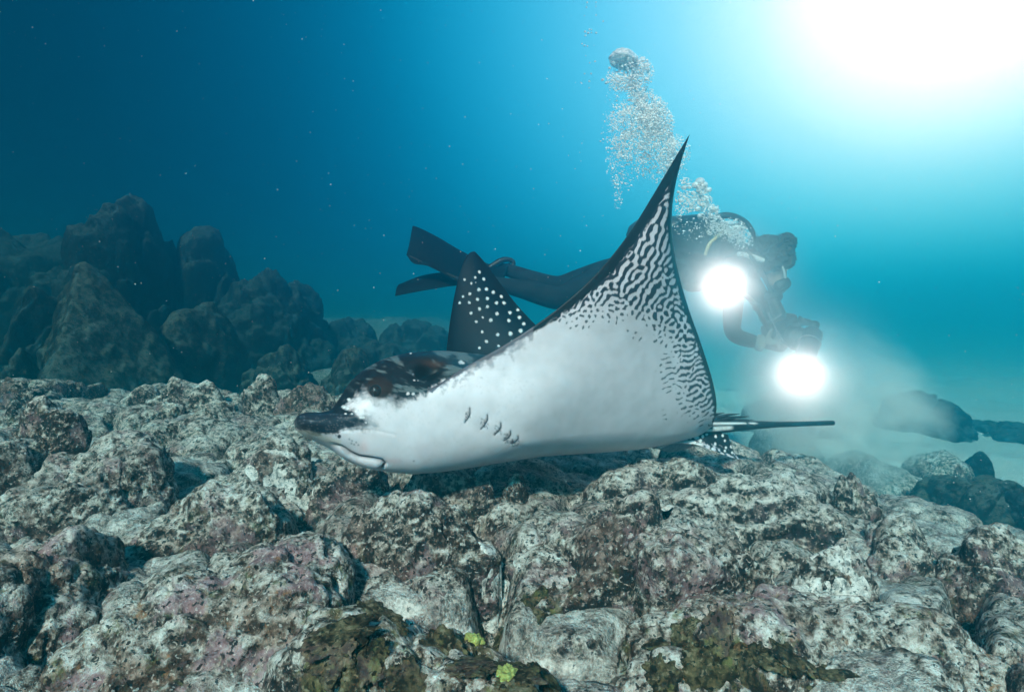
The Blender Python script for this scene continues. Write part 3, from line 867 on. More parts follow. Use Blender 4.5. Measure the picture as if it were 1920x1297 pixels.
def disp_at(cx, cy, rx, ry, amt, ang=0.0, power=2.0):
    dx, dy = q[:, 0] - cx, q[:, 1] - cy
    c_, s_ = math.cos(ang), math.sin(ang)
    u = (dx * c_ + dy * s_) / rx; w_ = (-dx * s_ + dy * c_) / ry
    return amt * np.exp(-(u * u + w_ * w_) ** (power / 2)) * nearside
dsp = disp_at(712, 728, 26, 20, .010) + disp_at(806, 696, 30, 17, -.016, -.25) + disp_at(800, 672, 36, 9, .006, -.2)
GILLS = [((881, 765), (881, 775), (877, 784), (871, 792)), ((914, 777), (914, 787), (909, 796), (902, 804)), ((939, 792), (939, 800), (934, 808), (927, 815)),
         ((957, 807), (957, 814), (952, 821), (945, 826)), ((971, 817), (971, 822), (966, 827), (959, 831))]
gill_d = np.full(n_, 1e9)
for g in GILLS:
    d_, _ = seg_dist(q, g); gill_d = np.minimum(gill_d, d_)
    dsp += .0022 * np.exp(-(((q[:, 0] - g[1][0] - 12) / 14) ** 2 + ((q[:, 1] - g[1][1] - 8) / 11) ** 2)) * nearside
dsp -= .0015 * np.exp(-(gill_d / 2.5) ** 2) * nearside
MOUTH = [(612, 830), (640, 838), (656, 849), (672, 856), (700, 860), (715, 863), (722, 870), (716, 876)]
mouth_d, mouth_f = seg_dist(q, MOUTH)
dsp -= .006 * np.exp(-(mouth_d / 3.2) ** 2) * nearside * smoothstep(0, .25, mouth_f)
below_m = (q[:, 1] - np.interp(q[:, 0], [a for a, _ in MOUTH[:6]], [b for _, b in MOUTH[:6]]))
dsp += .006 * np.exp(-((below_m - 11) / 9) ** 2) * smoothstep(620, 650, q[:, 0]) * smoothstep(722, 705, q[:, 0]) * nearside
d_, _ = seg_dist(q, [(640, 808), (660, 806), (700, 806), (740, 815)])
dsp -= .0011 * np.exp(-(d_ / 3) ** 2) * nearside
dsp += .004 * np.exp(-(seg_dist(q, [(566, 790), (600, 792), (650, 786), (685, 780)])[0] / 10) ** 2) * nearside
co2 = co + no * dsp[:, None]
ray_me.vertices.foreach_set('co', co2.astype(np.float32).ravel()); ray_me.update()

# --- skin colours, one per vertex
fz = fbm(co, 60, 3, gain=.6, seed=2); fz2 = fbm(co, 160, 2, seed=4); fz3 = fbm(co, 18, 3, seed=6)
WHITE = np.array([.655, .60, .645]); DARK = np.array([.018, .016, .026]); BLACK = np.array([.006, .007, .009])
col = np.tile(WHITE, (n_, 1)) * (1 + .05 * fz3[:, None])
def blend(mask, c):
    global col
    m_ = np.clip(mask, 0, 1)[:, None]
    col = col * (1 - m_) + np.asarray(c) * m_
IDX_HEAD = np.where(nearside & (np.abs(wng) < .25) & (q[:, 0] < 1010))[0]
def dot(cx, cy, rx, ry, c, amt=1.0, soft=.35, jit=0.0, idx=None, extra=None):
    ix = IDX_HEAD if idx is None else idx
    u = np.hypot((q[ix, 0] - cx) / rx, (q[ix, 1] - cy) / ry)
    k_ = ix[u < 2.2]; u = u[u < 2.2] + jit * fz2[k_]
    m_ = amt * smoothstep(1 + soft, 1 - soft, u)
    if extra is not None: m_ = m_ * extra[k_]
    col[k_] = col[k_] * (1 - m_[:, None]) + np.asarray(c) * m_[:, None]
# dorsal side
blend((dors > .5) & (np.abs(wng) > .0), BLACK)
# head pattern
DARKHEAD = [(540, 740), (553, 803), (575, 808), (600, 812), (625, 813), (650, 803), (672, 801), (700, 797), (690, 787), (672, 778), (657, 768), (652, 757), (668, 744), (690, 737),
            (698, 745), (708, 750), (722, 746), (732, 752), (745, 758), (757, 755), (774, 749), (800, 735), (830, 718), (870, 698), (905, 677), (930, 600), (640, 600)]
sd = sdf_poly(q, DARKHEAD)
hm = np.abs(wng) < .16
soft = 14 + 22 * smoothstep(640, 700, q[:, 0]) * smoothstep(790, 740, q[:, 0])
blend(smoothstep(soft * .5, -soft * .5, sd + 13 * fz + 6 * fz2) * ((hm & (q[:, 0] < 930))) * ((dors > .5) | (q[:, 0] < 900)), (.012, .014, .018))
blend((dors > .5) & (wng == 0) & (q[:, 0] > 850), BLACK)
# grey sheen painted into the crown's skin colour as streaks
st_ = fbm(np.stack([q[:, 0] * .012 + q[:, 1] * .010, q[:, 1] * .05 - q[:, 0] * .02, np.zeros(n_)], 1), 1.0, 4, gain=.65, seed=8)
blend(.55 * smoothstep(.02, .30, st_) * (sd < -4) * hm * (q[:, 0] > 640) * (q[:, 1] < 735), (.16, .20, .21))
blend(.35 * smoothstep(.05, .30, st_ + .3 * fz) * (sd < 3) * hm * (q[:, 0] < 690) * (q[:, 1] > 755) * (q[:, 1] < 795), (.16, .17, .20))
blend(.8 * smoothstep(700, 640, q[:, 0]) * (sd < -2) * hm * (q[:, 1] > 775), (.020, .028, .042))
# white specks on the face and snout
rg = np.random.default_rng(5)
for cx, cy, r_ in [(654, 749, 3), (645, 763, 4), (652, 766, 3), (668, 771, 2.5), (676, 782, 3), (682, 783, 2.5), (648, 776, 2), (660, 776, 2), (686, 792, 2), (692, 777, 2), (720, 737, 4), (727, 738, 3.5), (765, 738, 3), (775, 738, 3), (716, 714, 2.5), (698, 724, 2.5), (775, 699, 2.2), (777, 711, 2.2), (784, 711, 1.6), (800, 711, 2), (864, 679, 4), (868, 680, 3), (770, 662, 2)]:
    dot(cx, cy, r_, r_ * .85, (.66, .66, .69), .9, .4, .6)
for _ in range(90):
    dot(rg.uniform(565, 700), rg.uniform(776, 806), 1.4, .9, (.25, .27, .30), .35, .5, 0, None, (sd < 0) * 1.0)
# eye surround and spiracle
blend(smoothstep(29, 20, np.hypot((q[:, 0] - 713), (q[:, 1] - 728) * 1.25)) * nearside * hm, (.026, .016, .014))
blend(smoothstep(1.25, .75, np.hypot((q[:, 0] - 803) / 32, (q[:, 1] - 696) / 19)) * nearside * hm * (sd < 4), (.006, .006, .007))
blend(.7 * np.exp(-(((q[:, 0] - 815) / 22) ** 2 + ((q[:, 1] - 679) / 4) ** 2)) * nearside * hm * (sd < 0), (.07, .035, .025))
# pink flush round the mouth, freckles, nostril
blend(.55 * np.exp(-(((q[:, 0] - 682) / 9) ** 2 + ((q[:, 1] - 838) / 18) ** 2)) * nearside, (.74, .52, .55))
blend(.50 * np.exp(-(((q[:, 0] - 740) / 16) ** 2 + ((q[:, 1] - 864) / 6) ** 2)) * nearside, (.66, .44, .48))
blend(.25 * np.exp(-(((q[:, 0] - 790) / 26) ** 2 + ((q[:, 1] - 845) / 14) ** 2)) * nearside, (.70, .56, .62))
blend(.5 * smoothstep(10, 3, np.abs(q[:, 1] - (814 + (q[:, 0] - 580) * .3))) * (q[:, 0] < 640) * (q[:, 1] > 806) * nearside, (.62, .52, .40))
blend(smoothstep(4.5, 2.5, np.hypot(q[:, 0] - 636, q[:, 1] - 818)) * nearside, (.05, .04, .05))
for cx, cy in [(655, 823), (660, 826), (668, 829), (664, 833), (672, 834), (659, 831), (776, 864), (628, 812), (630, 816)]:
    dot(cx, cy, 2.0, 2.0, (.16, .14, .17), .6)
for _ in range(160):
    dot(rg.uniform(690, 1000), rg.uniform(690, 870), 1.2, 1.2, (.25, .22, .25), .35, .5, 0, None, (sd > 4) * 1.0)
blend(.9 * np.exp(-(mouth_d / 2.0) ** 2) * nearside * smoothstep(.05, .5, mouth_f), (.06, .035, .045))
blend(.85 * np.exp(-(gill_d / 1.7) ** 2) * nearside, (.05, .045, .06))
for g in GILLS:
    for _ in range(16):
        dot(g[1][0] + rg.uniform(-12, 1), g[1][1] + rg.uniform(-2, 16), 1.5, 1.5, (.10, .09, .11), .7, .5)
# --- labyrinth on the underside of the near wing
under = (wng > .0) & facing
LEpx = [(760, 748)] + [(a, b) for a, b, _ in NEAR_LE]; TEpx = [(1318, 806)] + [(a, b) for a, b, _ in NEAR_TE]
d_le, f_le = seg_dist(q, LEpx); d_te, f_te = seg_dist(q, TEpx)
W_, H_ = 460, 620
nA = band_noise(W_, H_, 13.5, math.atan2(.45, .9), 1.1, 11)
nB = band_noise(W_, H_, 9.5, math.atan2(.9, .35), 1.1, 12)
nC = band_noise(W_, H_, 11.0, 0.0, 0.0, 13)
wx, wy = 9 * fbm(co, 14, 2, seed=9), 9 * fbm(co, 14, 2, seed=10)
qq = q + np.stack([wx, wy], 1)
fA, fB, fC = sample(nA, qq, 940, 230), sample(nB, qq, 940, 230), sample(nC, qq, 940, 230)
wl_ = smoothstep(560, 720, q[:, 1] + .25 * (q[:, 0] - 1250)) * smoothstep(1170, 1260, q[:, 0])
wm_ = np.exp(-((q[:, 1] - 590) / 70) ** 2) * .6
fld = (fA * (1 - wl_) + fB * wl_) * (1 - wm_) + fC * wm_
fld /= np.sqrt(((1 - wl_) ** 2 + wl_ ** 2) * (1 - wm_) ** 2 + wm_ ** 2)
BELLY = [(700, 760), (800, 733), (900, 683), (985, 640), (1040, 622), (1080, 632), (1130, 622), (1185, 634), (1222, 662), (1228, 715), (1240, 760), (1262, 792), (1300, 812), (1300, 900), (700, 900)]
sb = sdf_poly(q, BELLY) + 10 * fz3 * 2
deep = smoothstep(-6, 75, sb)
thr = 1.9 - 1.92 * deep + .2 * (1 - smoothstep(240, 420, q[:, 1]))
lab = smoothstep(-.16, .16, fld - thr) * smoothstep(-8, 4, sb)
blend(lab * under * (.75 + .25 * deep), DARK + .012)
wid_le = np.interp(q[:, 0], [760, 830, 900, 980, 1060, 1150, 1230, 1294], [5, 7, 8, 9, 15, 21, 19, 12])
blend(smoothstep(3, -2, d_le - wid_le + 6 * fz + 2 * fld * smoothstep(1000, 1100, q[:, 0])) * (wng > 0) * (q[:, 0] > 790), BLACK + .006)
blend(.6 * smoothstep(10, -6, d_le - wid_le - 8 + 26 * fz) * under * (q[:, 0] < 1000) * (q[:, 0] > 800), (.16, .14, .17))
te_n = pn(np.stack([f_te * 150, np.zeros(n_), np.zeros(n_) + .5], 1))
wid_te = np.interp(f_te, [0, .05, .12, .5, 1], [0, 2, 8, 9, 6])
blend(smoothstep(2, -2, d_te - wid_te - 9 * np.maximum(te_n, 0)) * under, BLACK + .012)
# --- white spots on the upper side of the far wing
SPOTS = [(899, 510, 3.5), (871, 524, 3), (891, 520, 3), (907, 523, 3.5), (884, 531, 3), (898, 543, 4), (912, 542, 4), (881, 551, 3.5), (925, 548, 4), (868, 556, 3), (940, 556, 4), (862, 568, 3), (880, 567, 3.5), (895, 561, 4), (914, 560, 4), (931, 568, 4), (945, 568, 4),
         (899, 579, 4), (914, 575, 3.5), (883, 587, 3.5), (932, 588, 4), (956, 586, 4), (971, 581, 3.5), (905, 595, 2.5), (920, 600, 4.5), (893, 603, 3.5), (954, 601, 4), (974, 595, 4), (982, 607, 4), (904, 622, 3.5), (933, 627, 4), (957, 625, 5), (976, 620, 5), (912, 640, 4), (899, 652, 3), (960, 640, 3), (935, 648, 3)]
IDX_FAR = np.where(facing & (wng < 0))[0]
for cx, cy, r_ in SPOTS:
    dot(cx, cy, r_ * .72, r_ * .72, (.72, .74, .74), 1.0, .35, .6, IDX_FAR)
ca = ray_me.color_attributes.new('skin', 'FLOAT_COLOR', 'POINT')
ca.data.foreach_set('color', np.concatenate([np.clip(col, 0, 1), np.ones((n_, 1))], 1).astype(np.float32).ravel())

def skin_mat(name, rough=.34, spec=.15, bump=.12):
    m, nt, b, out = newmat(name)
    N, L = nt.nodes, nt.links
    vc = N.new('ShaderNodeVertexColor'); vc.layer_name = 'skin'
    tc = N.new('ShaderNodeTexCoord')
    nz = N.new('ShaderNodeTexNoise'); nz.inputs['Scale'].default_value = 220; nz.inputs['Detail'].default_value = 4
    n2 = N.new('ShaderNodeTexNoise'); n2.inputs['Scale'].default_value = 26; n2.inputs['Detail'].default_value = 5
    L.new(tc.outputs['Object'], nz.inputs['Vector']); L.new(tc.outputs['Object'], n2.inputs['Vector'])
    mr = N.new('ShaderNodeMapRange'); mr.inputs['From Min'].default_value = .3; mr.inputs['From Max'].default_value = .7
    mr.inputs['To Min'].default_value = .90; mr.inputs['To Max'].default_value = 1.06
    L.new(n2.outputs['Fac'], mr.inputs['Value'])
    mx = N.new('ShaderNodeVectorMath'); mx.operation = 'SCALE'
    L.new(vc.outputs['Color'], mx.inputs[0]); L.new(mr.outputs[0], mx.inputs['Scale'])
    L.new(mx.outputs[0], b.inputs['Base Color'])
    b.inputs['Roughness'].default_value = rough; b.inputs['Specular IOR Level'].default_value = spec
    bp = N.new('ShaderNodeBump'); bp.inputs['Strength'].default_value = bump; bp.inputs['Distance'].default_value = .002
    ad = N.new('ShaderNodeMath'); ad.operation = 'ADD'
    L.new(nz.outputs['Fac'], ad.inputs[0]); L.new(n2.outputs['Fac'], ad.inputs[1])
    L.new(ad.outputs[0], bp.inputs['Height']); L.new(bp.outputs[0], b.inputs['Normal'])
    return m
M_SKIN = skin_mat('ray_skin')
ray = empty('eagle_ray', tuple((SN + TL) / 2 - np.array([0, 0, .16])))
tag(ray, 'spotted eagle ray with white belly and labyrinth patterned wing gliding over the reef', 'ray')
ray_body = adopt(link('body', ray_me, M_SKIN), ray)
bvh = BVHTree.FromPolygons([Vector(c) for c in co2], [list(p.vertices) for p in ray_me.polygons])
def on_ray(px, py):
    d_ = Vector(P(px, py, 1.0) - CAM).normalized()
    return bvh.ray_cast(Vector(CAM), d_)

def colored(me, cols, name='skin'):
    a_ = me.color_attributes.new(name, 'FLOAT_COLOR', 'POINT')
    a_.data.foreach_set('color', np.concatenate([np.clip(cols, 0, 1), np.ones((len(cols), 1))], 1).astype(np.float32).ravel())

def tube(pts, radii, n=12, m=None, cap=True):
    """tapered tube along a smooth path -> verts, faces"""
    pts = np.asarray(pts, float)
    if m: 
        rad_ = np.interp(np.linspace(0, 1, m), np.linspace(0, 1, len(radii)), radii); pts = arc_resample(pts, m)
    else: rad_ = np.asarray(radii, float)
    k = len(pts); tg = np.gradient(pts, axis=0); tg /= np.maximum(np.linalg.norm(tg, axis=1)[:, None], 1e-9)
    ref = np.array([0, 0, 1.0]) if abs(tg[0][2]) < .9 else np.array([1.0, 0, 0])
    vs_ = []
    u = np.cross(tg[0], ref); u /= np.linalg.norm(u)
    for i in range(k):
        u = u - tg[i] * (u @ tg[i]); u /= np.linalg.norm(u); w_ = np.cross(tg[i], u)
        a = np.linspace(0, 2 * math.pi, n, endpoint=False)
        vs_.append(pts[i] + rad_[i] * (np.cos(a)[:, None] * u + np.sin(a)[:, None] * w_))
    v = np.vstack(vs_)
    i = np.arange(k * n).reshape(k, n); j = np.roll(i, -1, axis=1)
    f = np.stack([i[:-1], j[:-1], j[1:], i[1:]], -1).reshape(-1, 4)
    if cap:
        v = np.vstack([v, pts[0] - tg[0] * rad_[0] * .4, pts[-1] + tg[-1] * rad_[-1] * .4])
        a0, a1 = k * n, k * n + 1
        c0 = np.stack([j[0], i[0], np.full(n, a0), np.full(n, a0)], -1); c1 = np.stack([i[-1], j[-1], np.full(n, a1), np.full(n, a1)], -1)
        return v, np.vstack([f, c0, c1])
    return v, f

def poly_mesh(name, v, f):
    """faces with repeated corners become triangles"""
    me = bpy.data.meshes.new(name)
    out = []
    for q_ in f:
        u = list(dict.fromkeys(int(x) for x in q_))
        if len(u) >= 3: out.append(u)
    me.from_pydata([tuple(map(float, p)) for p in v], [], out); me.update()
    return me

def plate(ea, eb, thick, nu=60, nv_=24, bend=0.0):
    """lens-section plate lofted between two edge curves"""
    a = arc_resample(ea, nu); b = arc_resample(eb, nu)
    t = np.linspace(0, 1, nv_)
    g = a[:, None] + (b - a)[:, None] * t[None, :, None]
    nn = np.cross(np.gradient(g, axis=0), np.gradient(g, axis=1)); nn /= np.maximum(np.linalg.norm(nn, axis=2), 1e-9)[..., None]
    th = (thick * np.sqrt(np.maximum(4 * t * (1 - t), 0)))[None, :] * np.minimum(1, 6 * (1 - np.linspace(0, 1, nu)) + .05)[:, None]
    g = g + nn * (bend * np.sin(math.pi * t))[None, :, None]
    top = g + nn * th[..., None] / 2; bot = g - nn * th[..., None] / 2
    v = np.vstack([top.reshape(-1, 3), bot.reshape(-1, 3)])
    i = np.arange(nu * nv_).reshape(nu, nv_); k = nu * nv_
    q1 = np.stack([i[:-1, :-1], i[1:, :-1], i[1:, 1:], i[:-1, 1:]], -1).reshape(-1, 4)
    rim = np.concatenate([i[:, 0], i[-1, 1:], i[:-1, -1][::-1], i[0, 1:-1][::-1]])
    r2 = np.roll(rim, -1)
    return v, np.vstack([q1, q1[:, ::-1] + k, np.stack([rim, rim + k, r2 + k, r2], -1)])

# eye
hit = on_ray(703, 732)
eye_c = hit[0] - hit[1] * .008
e_v, e_f = cubesphere(16)
M_EYE, _nt, _b, _o = newmat('ray_eye'); 
_tc = _nt.nodes.new('ShaderNodeTexCoord'); _nz = _nt.nodes.new('ShaderNodeTexNoise'); _nz.inputs['Scale'].default_value = 300
_rp = _nt.nodes.new('ShaderNodeValToRGB'); _rp.color_ramp.elements[0].color = (.006, .006, .008, 1); _rp.color_ramp.elements[1].color = (.035, .025, .022, 1)
_nt.links.new(_tc.outputs['Object'], _nz.inputs['Vector']); _nt.links.new(_nz.outputs['Fac'], _rp.inputs['Fac']); _nt.links.new(_rp.outputs['Color'], _b.inputs['Base Color'])
_b.inputs['Roughness'].default_value = .06
eye = adopt(link('eye', mesh_np('eye', e_v * .0150 + np.array(eye_c), e_f), M_EYE), ray)
tag(eye, 'glossy dark eye in a brown ring')
M_PUPIL = simple_mat('ray_pupil', (.10, .11, .13), .1, .6)
nrm_ = np.array(hit[1]); pc = np.array(eye_c) + nrm_ * .0143
adopt(link('pupil', mesh_np('pupil', (e_v * np.array([.0022, .0016, .0052])) + pc, e_f), M_PUPIL), ray).parent = eye
bpy.data.objects['pupil'].matrix_parent_inverse = eye.matrix_parent_inverse.copy() if False else Matrix.Translation(Vector((0, 0, 0)))
# gill slits: thin dark curved folds lying on the skin
M_GILL = simple_mat('gill_fold', (.05, .045, .055), .6)
for g in GILLS:
    pts = [np.array(on_ray(*p_)[0]) + np.array(on_ray(*p_)[1]) * .0004 for p_ in g]
    v_, f_ = tube(pts, [.0004, .0009, .0010, .0004], 8, 16)
    adopt(link('gill_slit', poly_mesh('gill_slit', v_, f_), M_GILL), ray)
# tail
def tail_pt(px, py, d_): return P(px, py, d_)
tpts = [P(1290, 801, 1.86), P(1330, 800, 1.895), P(1380, 798, 1.94), P(1440, 796, 2.0), P(1500, 794.5, 2.06), P(1562, 792.5, 2.12)]
v_, f_ = tube(tpts, [.026, .021, .0145, .0095, .0085, .0082], 20, 160)
me = poly_mesh('tail', v_, f_)
qt = project(v_); cy_ = np.interp(qt[:, 0], [1290, 1330, 1380, 1440, 1500, 1562], [801, 800, 798, 796, 794.5, 792.5])
dy_ = qt[:, 1] - cy_; nz_ = fbm(v_, 90, 3, seed=3)
tc_ = np.tile(BLACK + .012, (len(v_), 1))
m1 = smoothstep(2.4, 1.0, np.abs(dy_ + np.interp(qt[:, 0], [1330, 1420], [6.5, 3.2])) + 2 * nz_) * smoothstep(1424, 1414, qt[:, 0]) * (1 - np.exp(-((qt[:, 0] - 1402) / 3) ** 2))
m2 = smoothstep(3.6, 2.0, np.abs(dy_ - np.interp(qt[:, 0], [1300, 1330, 1375], [5.5, 5.5, 3.5])) + 2 * nz_) * smoothstep(1378, 1368, qt[:, 0])
m2 = m2 * (1 - .9 * ((np.sin(qt[:, 0] * .9) > .3) & (dy_ < 4.5) & (qt[:, 0] < 1340)))
for m_ in (m1, m2): tc_ = tc_ * (1 - m_[:, None]) + np.array([.70, .71, .72]) * m_[:, None]
colored(me, tc_)
adopt(link('tail', me, skin_mat('tail_skin', .5)), ray)
# small dorsal fin at the root of the tail and the venomous spines
M_SPINE = simple_mat('spine', (.022, .022, .026), .5)
for (a, b, c, d_) in ((( 1318, 785), (1335, 778), (1358, 774), 1.9), ((1325, 790), (1358, 779), (1388, 775.5), 1.91), ((1330, 792), (1370, 783), (1405, 780.5), 1.92), ((1330, 794), (1375, 788), (1413, 787.5), 1.93)):
    v_, f_ = tube([P(*a, d_), P(*b, d_ + .02), P(*c, d_ + .05)], [.0085, .0055, .0008], 8, 14)
    adopt(link('tail_spine', poly_mesh('tail_spine', v_, f_), M_SPINE), ray)
v_, f_ = plate([P(1300, 792, 1.90), P(1325, 782, 1.92), P(1345, 777, 1.93)], [P(1305, 798, 1.90), P(1330, 793, 1.92), P(1362, 786, 1.94)], .008, 24, 10)
adopt(link('dorsal_fin', mesh_np('dorsal_fin', v_, f_), M_SPINE), ray)
# pelvic fins
v_, f_ = plate([P(1232, 836, 1.80), P(1268, 815, 1.83), P(1302, 804, 1.86), P(1330, 808, 1.89), P(1362, 814, 1.92), P(1366, 820, 1.925)],
               [P(1236, 838, 1.78), P(1262, 830, 1.78), P(1300, 832, 1.80), P(1330, 842, 1.82), P(1362, 854, 1.84), P(1386, 861, 1.86)], .008, 110, 50, .004)
me = mesh_np('pelvic_fin', v_, f_); qt = project(v_); nz_ = fbm(v_, 70, 3, seed=3)
tc_ = np.tile(WHITE * .92, (len(v_), 1))
dk = smoothstep(5, -5, sdf_poly(qt, [(1265, 812), (1290, 812), (1296, 822), (1305, 830), (1330, 838), (1395, 868), (1395, 800), (1300, 795)]) + 26 * nz_)
tc_ = tc_ * (1 - dk[:, None]) + (BLACK + .008) * dk[:, None]
for cx, cy, rx_, ry_ in [(1284, 812, 5, 2.5), (1297, 806, 4, 3), (1295, 819, 2.5, 3.5), (1306, 820, 5, 3), (1313, 826, 3, 4), (1318, 818, 2.5, 3.5), (1325, 814, 2, 2.5), (1342, 818, 2, 3), (1355, 816, 2, 2.5), (1359, 826, 2, 2.5), (1341, 832, 2, 3), (1361, 839, 2, 2.5), (1371, 837, 2, 3), (1359, 845, 2, 2.5), (1373, 848, 2, 2.5), (1297, 829, 8, 3), (1312, 833, 7, 2.5), (1336, 841, 2, 2)]:
    m_ = smoothstep(1.3, .7, np.hypot((qt[:, 0] - cx) / rx_, (qt[:, 1] - cy) / ry_) + 1.5 * nz_ * .4)[:, None]
    tc_ = tc_ * (1 - m_) + np.array([.72, .74, .75]) * m_
colored(me, tc_)
adopt(link('pelvic_fin', me, skin_mat('fin_skin', .5)), ray)
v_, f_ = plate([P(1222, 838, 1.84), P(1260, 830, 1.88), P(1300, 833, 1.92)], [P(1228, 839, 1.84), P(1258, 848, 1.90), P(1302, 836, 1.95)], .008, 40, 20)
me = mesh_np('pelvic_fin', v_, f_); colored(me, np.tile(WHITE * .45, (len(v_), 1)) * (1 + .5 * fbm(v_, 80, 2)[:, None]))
adopt(link('pelvic_fin', me, bpy.data.materials['fin_skin']), ray)
# ------------------------------------------------------------------ diver
def skin_mesh(name, nodes, edges, levels=2, root=0):
    """nodes: (x,y,z,rx,ry); edges: index pairs -> continuous skinned mesh in world space"""
    me = bpy.data.meshes.new(name)
    me.from_pydata([tuple(n[:3]) for n in nodes], edges, []); me.update()
    o = bpy.data.objects.new(name, me); COL.objects.link(o)
    md = o.modifiers.new('skin', 'SKIN'); md.use_smooth_shade = True; md.branch_smoothing = .6
    if not me.skin_vertices: 
        bpy.context.view_layer.objects.active = o
    lay_ = me.skin_vertices[0].data
    for i, n in enumerate(nodes):
        lay_[i].radius = (n[3], n[4]); lay_[i].use_root = (i == root)
    sb_ = o.modifiers.new('sub', 'SUBSURF'); sb_.levels = levels; sb_.render_levels = levels
    dg = bpy.context.evaluated_depsgraph_get()
    out = bpy.data.meshes.new_from_object(o.evaluated_get(dg))
    out.name = name
    bpy.data.objects.remove(o)
    return out

def nd(px, py, d_, r_, r2=None):
    p = P(px, py, d_); return (*p, r_, r2 or r_)

M_SUIT = simple_mat('black_neoprene', (.012, .013, .015), .8, .06, var=.35, scale=14, bump=.2)
M_GLOVE = simple_mat('grey_glove', (.12, .13, .12), .8, .2)
M_HAIR = simple_mat('brown_hair', (.045, .035, .026), .7, .3, scale=90, bump=.8)
M_RUBBER = simple_mat('black_rubber', (.010, .010, .012), .5, .4)
M_FIN = simple_mat('black_fin_rubber', (.004, .005, .006), .7, .04, scale=9, bump=.2)
M_METAL = simple_mat('brushed_grey_metal', (.30, .31, .32), .35, .5, metal=.8, var=.15)
M_BLACKM = simple_mat('black_anodised_metal', (.02, .02, .022), .35, .5, metal=.4)
M_PALE = simple_mat('pale_hose', (.55, .56, .55), .5, .4)
M_YEL = simple_mat('yellow_hose', (.45, .40, .20), .5, .4)
M_SKINP = simple_mat('diver_face', (.36, .22, .17), .6, .3)
M_GLASS, _nt, _b, _o = newmat('mask_glass'); _b.inputs['Base Color'].default_value = (.03, .05, .06, 1); _b.inputs['Roughness'].default_value = .05
_tc = _nt.nodes.new('ShaderNodeTexCoord'); _nz = _nt.nodes.new('ShaderNodeTexNoise'); _nz.inputs['Scale'].default_value = 30
_nt.links.new(_tc.outputs['Object'], _nz.inputs['Vector']); _mr = _nt.nodes.new('ShaderNodeMapRange'); _mr.inputs['To Min'].default_value = .03; _mr.inputs['To Max'].default_value = .12
_nt.links.new(_nz.outputs['Fac'], _mr.inputs['Value']); _nt.links.new(_mr.outputs[0], _b.inputs['Roughness'])

diver = empty('person', tuple(P(1200, 600, 3.6)))
tag(diver, 'scuba diver in black wetsuit swimming prone, looking down at a camera rig', 'person')

N_ = [nd(1130, 520, 3.72, .135, .15),      # 0 pelvis
      nd(1210, 505, 3.66, .13, .15),       # 1 waist
      nd(1300, 492, 3.58, .15, .18),       # 2 chest
      nd(1370, 482, 3.52, .115, .15),      # 3 upper chest
      nd(1405, 480, 3.49, .062),           # 4 neck
      nd(1432, 488, 3.47, .078, .085),     # 5 skull base
      nd(1450, 500, 3.46, .085, .088),     # 6 skull
      nd(1455, 524, 3.455, .070, .066),    # 7 face
      nd(1453, 538, 3.455, .042, .045),    # 8 chin
      nd(1378, 520, 3.33, .066),           # 9 near shoulder
      nd(1374, 575, 3.27, .056),           # 10 upper arm
      nd(1372, 628, 3.24, .050),           # 11 elbow
      nd(1400, 638, 3.22, .045),           # 12 forearm
      nd(1428, 643, 3.20, .032),           # 13 wrist
      nd(1398, 515, 3.66, .066),           # 14 far shoulder
      nd(1428, 562, 3.66, .056),           # 15 far upper arm
      nd(1452, 600, 3.60, .050),           # 16 far elbow
      nd(1474, 626, 3.52, .036),           # 17 far wrist
      nd(1112, 535, 3.62, .105),           # 18 near hip
      nd(1048, 562, 3.74, .078),           # 19 near knee
      nd(985, 543, 3.86, .066),            # 20 near calf
      nd(932, 532, 3.94, .046),            # 21 near ankle
      nd(905, 527, 3.98, .042, .05),       # 22 near foot
      nd(1112, 520, 3.84, .105),           # 23 far hip
      nd(1048, 541, 3.98, .078),           # 24 far knee
      nd(990, 521, 4.08, .060),            # 25 far calf
      nd(950, 505, 4.15, .046),            # 26 far ankle
      nd(918, 506, 4.19, .042, .05)]       # 27 far foot
E_ = [(0, 1), (1, 2), (2, 3), (3, 4), (4, 5), (5, 6), (6, 7), (7, 8), (3, 9), (9, 10), (10, 11), (11, 12), (12, 13), (3, 14), (14, 15), (15, 16), (16, 17),
      (0, 18), (18, 19), (19, 20), (20, 21), (21, 22), (0, 23), (23, 24), (24, 25), (25, 26), (26, 27)]
body_me = skin_mesh('body', N_, E_, 2)
db = adopt(link('body', body_me, M_SUIT), diver); tag(db, 'black wetsuit clad body, prone with arms reaching down')
body_me.materials.append(M_SKINP)
pc_ = np.array([P(1452, 522, 3.45)])
hc, fdir = np.array(N_[6][:3]), np.array([.25, -.1, -.95])
for pl in body_me.polygons:
    c_ = np.array(pl.center)
    if np.linalg.norm(c_ - np.array(N_[7][:3])) < .095 and (c_ - hc) @ fdir > .0: pl.material_index = 1

